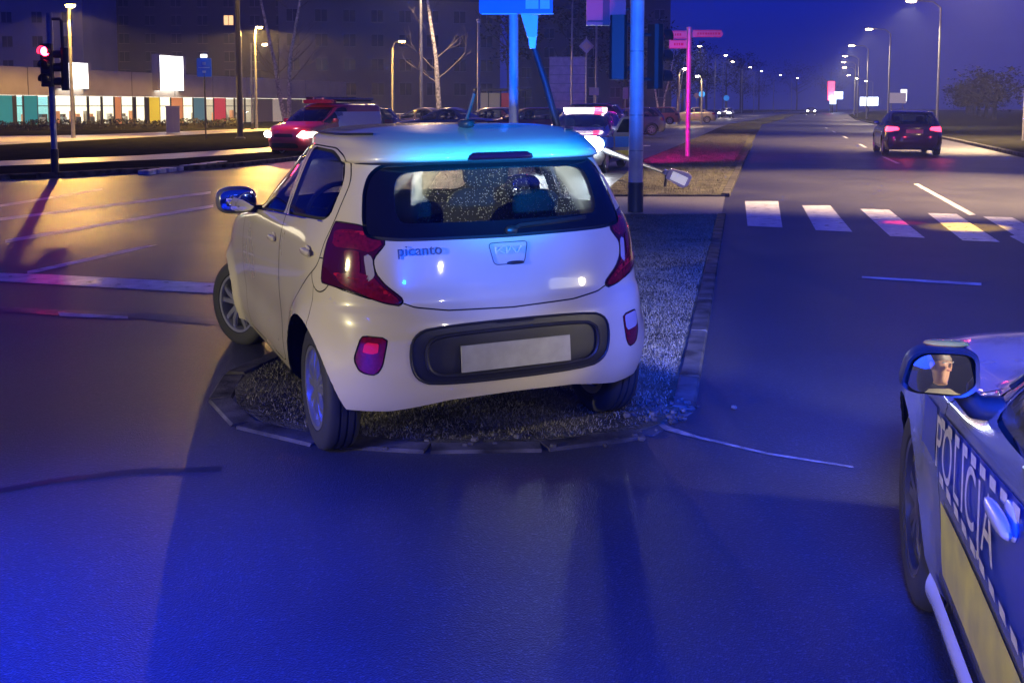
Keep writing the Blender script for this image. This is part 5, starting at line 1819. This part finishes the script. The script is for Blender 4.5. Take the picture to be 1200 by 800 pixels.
# front: spans in metres along the facade measured by where they show
def s_at(u):
    # distance along the facade of picture column u
    k = (u - 600) / 1250.0
    return (k * A.y - A.x) / (dirv.x - k * dirv.y)
spans = [(-40, 16, 'teal'), (16, 20, 'dark'), (20, 30, 'glass'), (30, 45, 'teal'), (45, 60, 'tealglass'), (60, 88, 'tealglass'), (88, 105, 'glass'), (105, 121, 'glass'), (121, 136, 'glass'), (136, 143, 'orange'), (143, 158, 'glass'), (158, 160, 'dark'), (160, 172, 'glass'), (172, 176, 'dark'), (176, 188, 'yellow'),
         (188, 202, 'glass'), (202, 215, 'orange'), (215, 228, 'glass'), (228, 242, 'blue'), (242, 252, 'glass'), (252, 265, 'red'), (265, 276, 'glass'), (276, 288, 'glass'), (288, 299, 'glass'), (299, 320, 'grey'), (320, 331, 'pale'), (331, 390, 'grey')]
for u0, u1, k in spans:
    a, b = s_at(u0), s_at(u1)
    w = b - a
    if k in ('glass', 'tealglass'):
        MB().box(((a + b) / 2, 0.02, 1.22), (w - .10, .02, 2.24)).build('shop_window', M_SHOPG, sh)
        MB().box((a + .05, 0, 1.22), (.10, .10, 2.26)).box((b - .051, 0, 1.22), (.098, .096, 2.26)).box(((a + b) / 2, 0, 1.62), (w - .2, .07, .06)).build('window_frame', M_DARKM, sh)
        if k == 'tealglass':
            MB().box(((a + b) / 2, 2.0, 1.25), (w, .05, 2.1)).build('display_wall', mat('display_teal', (.2, .6, .65), .5, emit=(.35, .85, .95), estr=.7), sh)
        for j in range(3):
            MB().box((a + w * (.2 + .3 * j), 1.2 + .5 * (j % 2), .45 + .12 * (j % 3)), (w * .22, .3, .7 + .2 * (j % 3))).build('display_stand', [M_WHITE, M_DGREY, cols['orange'], M_SAND][(j + int(u0)) % 4], sh)
    else:
        MB().box(((a + b) / 2, 0, 1.20), (w - .01, .12, 2.28)).build('facade_panel', cols[k], sh)
MB().box((s_at(320), 4, 1.2), (.2, 7.8, 2.3)).build('side_wall', M_FASC, sh)
for u0, u1, z0_, z1_ in ((67, 95, 2.92, 4.75), (180, 207, 2.95, 5.75)):
    a, b = s_at(u0), s_at(u1)
    o = MB().box(((a + b) / 2, -.62, (z0_ + z1_) / 2), (b - a, .5, z1_ - z0_)).build('lit_sign_box', emat('sign_white_light', (1, 1, .97), 5.0), sh)
    MB().box((a - .2, -.62, (z0_ + z1_) / 2), (.38, .52, z1_ - z0_ + .1)).box((b + .2, -.62, (z0_ + z1_) / 2), (.38, .52, z1_ - z0_ + .1)).box(((a + b) / 2, -.60, z1_ + .06), (b - a + .7, .5, .1)).build('sign_frame', M_FASC, o)
# hedge in front of the shop
def hedge(x0, y0, x1, y1, h, label):
    V, F = [], []
    d = Vector((x1 - x0, y1 - y0, 0))
    n = int(d.length * 200)
    nrm = Vector((-d.y, d.x, 0)).normalized()
    for i in range(n):
        p = Vector((x0, y0, 0)) + d * random.random() + nrm * random.uniform(-.5, .5)
        z = .08 + h * random.random() ** .6 * (1 + .15 * math.sin(p.y * 2.1))
        r = random.uniform(.04, .10)
        a, b = random.uniform(0, 6.3), random.uniform(-1, 1)
        u = Vector((math.cos(a), math.sin(a), b)) * r
        v = Vector((-math.sin(a) * b, math.cos(a) * b, 1)) * r * .6
        k = len(V)
        V += [tuple(p + Vector((0, 0, z)) + q) for q in (-u, v, u, -v)]
        F.append((k, k + 1, k + 2, k + 3))
    t = empty('hedge', (0, 0, 0), 0, label, 'hedge')
    o = link('foliage', mesh_from(V, F), mat('hedge_leaf', (.045, .045, .03), .7, noise=(1, .4)), t)
    MB().prism([(x0 + nrm.x * .3, y0 + nrm.y * .3), (x0 - nrm.x * .3, y0 - nrm.y * .3), (x1 - nrm.x * .3, y1 - nrm.y * .3), (x1 + nrm.x * .3, y1 + nrm.y * .3)], 'z', .09, h * .75).build('hedge_core', mat('hedge_core_brown', (.03, .028, .02), .9), t)
hedge(-34, 61.5, -19.2, 75.5, .62, 'low dark hedge below the shop windows')

# ------------------------------------------------------------------ apartment blocks
def block(name, x0, y0, rz, w, d, h, nx, nz, wallc, label, lit=(), win=(1.3, 1.4)):
    t = empty(name, (x0, y0, 0), rz, label, 'apartment block', 'apartment blocks behind the shop')
    MB().box((w / 2, d / 2, h / 2), (w, d, h)).build('wall', mat('render_' + name + str(int(x0)), wallc, .8, noise=(.25, .15)), t)
    MB().box((w / 2, d / 2, h + .2), (w + .4, d + .4, .4)).build('roof_edge', M_DARKM, t)
    wm = MB().box((0, -.03, 0), (win[0], .05, win[1])).mesh()
    fm = MB().box((0, -.045, win[1] / 2), (win[0] + .12, .07, .08)).box((0, -.045, -win[1] / 2), (win[0] + .2, .10, .08)).box((0, -.05, 0), (.07, .06, win[1])).mesh()
    wm.materials.append(mat('far_window_dark', (.05, .055, .07), .15))
    lm = wm.copy()
    lm.materials.clear()
    lm.materials.append(emat('far_window_lit', (1, .55, .18), 1.6))
    fm.materials.append(mat('far_window_frame', (.30, .28, .28), .6))
    for i in range(nx):
        for k in range(nz):
            o = link('window', lm if (i, k) in lit else wm, None, t)
            o.location = ((i + .5) * w / nx, 0, 2.2 + (k + .5) * (h - 2.6) / nz)
            f = link('window_frame', fm, None, o)
    return t


block('apartment_block', -70.5, 138, R(0), 15.5, 12, 21, 4, 6, (.42, .39, .40), 'pale tower block behind the red traffic light')
block('apartment_block', -64, 152, R(0), 55.5, 12, 23, 15, 8, (.10, .09, .11), 'long dark block behind the shop with one orange window', {(6, 4), (12, 3)})
block('apartment_block', -26, 120, R(10), 25, 12, 13.5, 8, 4, (.24, .21, .20), 'lower greyish block behind the yellow lamp', {})
block('apartment_block', 0.5, 150, R(6), 22, 12, 19, 7, 6, (.12, .10, .12), 'dim block behind the large grey board', {(5, 1)})

# ------------------------------------------------------------------ trees
def branch(mb, p, d, L, r, depth, spread=.55, up=.15):
    n = 4
    pts, rs = [p], [r]
    q = Vector(p)
    dd = Vector(d)
    for i in range(n):
        dd = (dd + Vector((random.gauss(0, .10), random.gauss(0, .10), up * .3 + random.gauss(0, .05)))).normalized()
        q = q + dd * (L / n)
        pts.append(Vector(q))
        rs.append(r * (1 - .6 * (i + 1) / n))
    mb.tube(pts, rs, 6 if r > .05 else 4, False)
    if depth > 0:
        for i in range(random.randint(3, 4)):
            k = random.randint(1, n)
            nd = (dd + Vector((random.gauss(0, spread), random.gauss(0, spread), random.gauss(.15, .25)))).normalized()
            branch(mb, pts[k], nd, L * random.uniform(.45, .7), rs[k] * .65, depth - 1, spread, up)


def bare_tree(x, y, stems, h, label, m_=M_BARK, depth=3, group='bare trees', r=.15):
    t = empty('birch_tree', (x, y, .05), 0, label, 'tree', group)
    for (dx, lean) in stems:
        tk, tw = MB(), MB()
        pts = [Vector((0, 0, 0)), Vector((dx * .35, 0, h * .12)), Vector((dx * .8, .1, h * .35)), Vector((dx + lean * .5, .1, h * .62)), Vector((dx + lean, 0, h))]
        tk.tube(pts, [r, r * .85, r * .65, r * .45, r * .12], 9)
        for i in range(13):
            k = random.uniform(.35, .98)
            a = random.uniform(0, 6.3)
            j = k * 4
            p = pts[int(j)].lerp(pts[min(4, int(j) + 1)], j - int(j))
            branch(tw, p, Vector((math.cos(a), math.sin(a), .75)), h * .22 * (1.2 - k), r * .30 * (1.15 - k), depth - 1)
        tk.build('trunk', m_, t, True)
        tw.build('branches', M_DBARK if m_ is M_DBARK else mat('birch_twig', (.16, .14, .13), .8), t, False)['kind'] = 'stuff'
    return t


bare_tree(-12.75, 61, [(-1.0, -.9), (.15, 1.2)], 12, 'twin trunked bare birch between the shop and the rescue van')
bare_tree(-3.9, 59, [(-.35, -.8)], 12, 'slim bare birch behind the parked cars', r=.17)
bare_tree(12.6, 90, [(-.6, -.4), (.3, .8)], 6.8, 'low orange lit birch left of the direction sign post', r=.12)
bare_tree(14.6, 95, [(.2, .5)], 6.2, 'single thin birch right of the orange lit one', r=.10)


def leafy_tree(x, y, h, wd, label, seed, group, dens=900):
    rnd = random.Random(seed)
    t = empty('roadside_tree', (x, y, .05), rnd.uniform(0, 6), label, 'tree', group)
    tk = MB()
    tk.tube([(0, 0, 0), (.1, 0, h * .25), (-.1, .1, h * .55), (0, 0, h * .9)], [.28, .22, .14, .04], 7)
    for i in range(6):
        a = rnd.uniform(0, 6.3)
        z = h * rnd.uniform(.25, .6)
        tk.tube([(0, 0, z), (wd * .25 * math.cos(a), wd * .25 * math.sin(a), z + h * .12), (wd * .42 * math.cos(a), wd * .42 * math.sin(a), z + h * .28)], [.10, .06, .02], 5)
    tk.build('trunk', M_DBARK, t, True)
    V, F = [], []
    cl = [(rnd.gauss(0, wd * .22), rnd.gauss(0, wd * .22), h * rnd.uniform(.32, .95), rnd.uniform(.5, 1.2) * wd * .16) for _ in range(26)]
    for i in range(dens):
        cx, cy, cz, cr = cl[i % len(cl)]
        p = Vector((rnd.gauss(0, 1), rnd.gauss(0, 1), rnd.gauss(0, 1)))
        p = p.normalized() * cr * rnd.random() ** .4 + Vector((cx, cy, cz))
        r = rnd.uniform(.12, .30)
        a = rnd.uniform(0, 6.3)
        u = Vector((math.cos(a), math.sin(a), rnd.uniform(-.8, .8))) * r
        v = Vector((-math.sin(a), math.cos(a), rnd.uniform(-.8, .8))) * r * .5
        k = len(V)
        V += [tuple(p - u), tuple(p + v), tuple(p + u), tuple(p - v)]
        F.append((k, k + 1, k + 2, k + 3))
    link('crown', mesh_from(V, F), M_TWIG, t)['kind'] = 'stuff'
    return t


tr_left = [(9, 112, 14, 8), (15.5, 128, 13, 8), (2, 108, 15, 9), (20, 150, 14, 9), (27, 170, 13, 9), (33, 195, 13, 9), (41, 215, 13, 9), (50, 240, 14, 10), (60, 270, 14, 10), (66, 300, 16, 12), (78, 330, 16, 14), (24, 142, 10, 7), (38, 205, 15, 9), (95, 350, 16, 16), (112, 370, 16, 16)]
words = ['tallest', 'broad', 'slim', 'ragged', 'rounded']
for i, (x, y, h, w) in enumerate(tr_left):
    leafy_tree(x - 2, y, h, w, 'dark %s roadside tree %s' % (words[i % 5], ['behind the blue signal mast', 'left of the direction sign', 'behind the large grey board', 'right of the direction sign', 'behind the pair of left lamps', 'beside the sixth left lamp', 'behind the purple glow on the left', 'beside the far left lamps', 'at the end of the left lamp row', 'before the bend on the left',
               'closing the view left of the bend', 'low among the left lamps', 'high among the left lamps', 'closing the view at the bend', 'closing the view right of the bend'][i]), 100 + i, 'dark trees on the left of the road')
tr_right = [(43, 92, 5, 6), (50, 104, 6, 7), (52, 122, 10, 9), (59, 140, 11, 10), (66, 158, 10, 10), (74, 178, 11, 10), (84, 205, 11, 11), (98, 236, 11, 12), (112, 270, 12, 13), (126, 300, 12, 14), (42, 72, 4, 6), (38, 58, 3.5, 6), (145, 330, 13, 16)]
for i, (x, y, h, w) in enumerate(tr_right):
    if i in (0, 1, 10, 11):
        continue
    leafy_tree(x + 3, y, h * .55, w * .9, 'dark %s tree on the right verge %s' % (words[(i + 2) % 5], ['behind the pale hoarding', 'right of the pale hoarding', 'behind the driving car', 'beyond the third right lamp', 'beyond the fourth right lamp', 'beyond the fifth right lamp', 'beyond the sixth right lamp', 'beside the far right lamps', 'before the long lit shop sign', 'beyond the small pale lit sign',
               'behind the post of the brightest lamp', 'nearest on the right verge', 'closing the view on the far right'][i]), 200 + i, 'dark trees on the right of the road')
# dim pinkish tree lit by a far sign
# ------------------------------------------------------------------ person at the wheel of the patrol car
def skin_person(name, joints, bones, material, parent, root=0):
    me = bpy.data.meshes.new(name)
    me.from_pydata([j[0] for j in joints], bones, [])
    o = bpy.data.objects.new(name, me)
    COL.objects.link(o)
    o.parent = parent
    md = o.modifiers.new('skin', 'SKIN')
    sv = me.skin_vertices[0].data
    for i, j in enumerate(joints):
        sv[i].radius = (j[1], j[1] if len(j) < 3 else j[2])
    sv[root].use_root = True
    sb_ = o.modifiers.new('sub', 'SUBSURF')
    sb_.levels = sb_.render_levels = 2
    dg = bpy.context.evaluated_depsgraph_get()
    m2 = bpy.data.meshes.new_from_object(o.evaluated_get(dg))
    for p in m2.polygons:
        p.use_smooth = True
    m2.materials.clear()
    m2.materials.append(material)
    o.modifiers.clear()
    o.data = m2
    return o


pr = empty('person', pworld((-.37, .72, .40)), POL_RZ, 'person in pale jacket at the wheel, seen in the patrol car mirror', 'person')
M_JACK = mat('pale_jacket', (.72, .64, .42), .7, noise=(18, .15))
M_SKIN = mat('skin', (.62, .34, .23), .5)
M_HAIR = mat('dark_hair', (.05, .03, .02), .6)
J = [((0, .05, .12), .15, .12), ((0, -.02, .34), .155, .11), ((0, -.06, .50), .16, .10), ((0, -.06, .60), .06, .06),
     ((-.19, -.05, .52), .065), ((-.26, .10, .30), .05), ((-.17, .34, .40), .042), ((.19, -.05, .52), .065), ((.26, .12, .30), .05), ((.15, .36, .40), .042),
     ((-.11, .12, .08), .09), ((-.13, .50, .16), .075), ((-.12, .62, -.20), .055), ((.11, .12, .08), .09), ((.13, .50, .16), .075), ((.12, .62, -.20), .055)]
bd = skin_person('torso', J, [(0, 1), (1, 2), (2, 3), (2, 4), (4, 5), (5, 6), (2, 7), (7, 8), (8, 9), (0, 10), (10, 11), (11, 12), (0, 13), (13, 14), (14, 15)], M_JACK, pr)
hd = skin_person('head', [((0, -.055, .62), .05), ((0, -.045, .70), .065), ((0, -.02, .78), .082, .095), ((0, -.03, .86), .075, .085)], [(0, 1), (1, 2), (2, 3)], M_SKIN, pr)
MB().ell((0, -.045, .845), (.088, .10, .075), 2.1, 16, 10).build('hair', M_HAIR, pr, True)
MB().ell((0, .085, .77), (.014, .022, .022), 2, 8, 6).build('nose', M_SKIN, pr, True)
for s in (-1, 1):
    MB().ell((s * .034, .072, .80), (.013, .008, .008), 2, 8, 6).build('eye', mat('eye_white', (.7, .7, .7), .2), pr, True)
    MB().ell((s * .086, -.02, .785), (.012, .022, .034), 2, 8, 6).build('ear', M_SKIN, pr, True)
MB().ell((0, .074, .735), (.028, .008, .007), 2, 8, 6).build('mouth', mat('lips', (.45, .16, .14), .5), pr, True)
for s in (-1, 1):
    pm = skin_person('hand', [((s * .16, .35, .40), .030, .016), ((s * .145, .42, .42), .040, .016)] + [((s * (.115 + .019 * k), .465 + .008 * (k % 3), .435), .0095) for k in range(4)] + [((s * (.115 + .019 * k), .485, .405), .0085) for k in range(4)] + [((s * .11, .40, .44), .010), ((s * .09, .43, .455), .009)],
                     [(0, 1)] + [(1, 2 + k) for k in range(4)] + [(2 + k, 6 + k) for k in range(4)] + [(1, 10), (10, 11)], M_SKIN, pr)
gl.rotation_euler = MIRROR_ROT

# ------------------------------------------------------------------ night haze
hz_ = MB().box((0, 280, 20), (900, 720, 43)).mesh()
hm_ = bpy.data.materials.new('haze_air')
hm_.use_nodes = True
hn = hm_.node_tree.nodes
hn.clear()
ho_ = hn.new('ShaderNodeOutputMaterial')
hv = hn.new('ShaderNodeVolumePrincipled')
hv.inputs['Color'].default_value = (.66, .74, 1.0, 1)
hv.inputs['Density'].default_value = HAZE
hv.inputs['Anisotropy'].default_value = .35
hm_.node_tree.links.new(hv.outputs[0], ho_.inputs['Volume'])
o = link('haze', hz_, hm_)
o['kind'] = 'stuff'
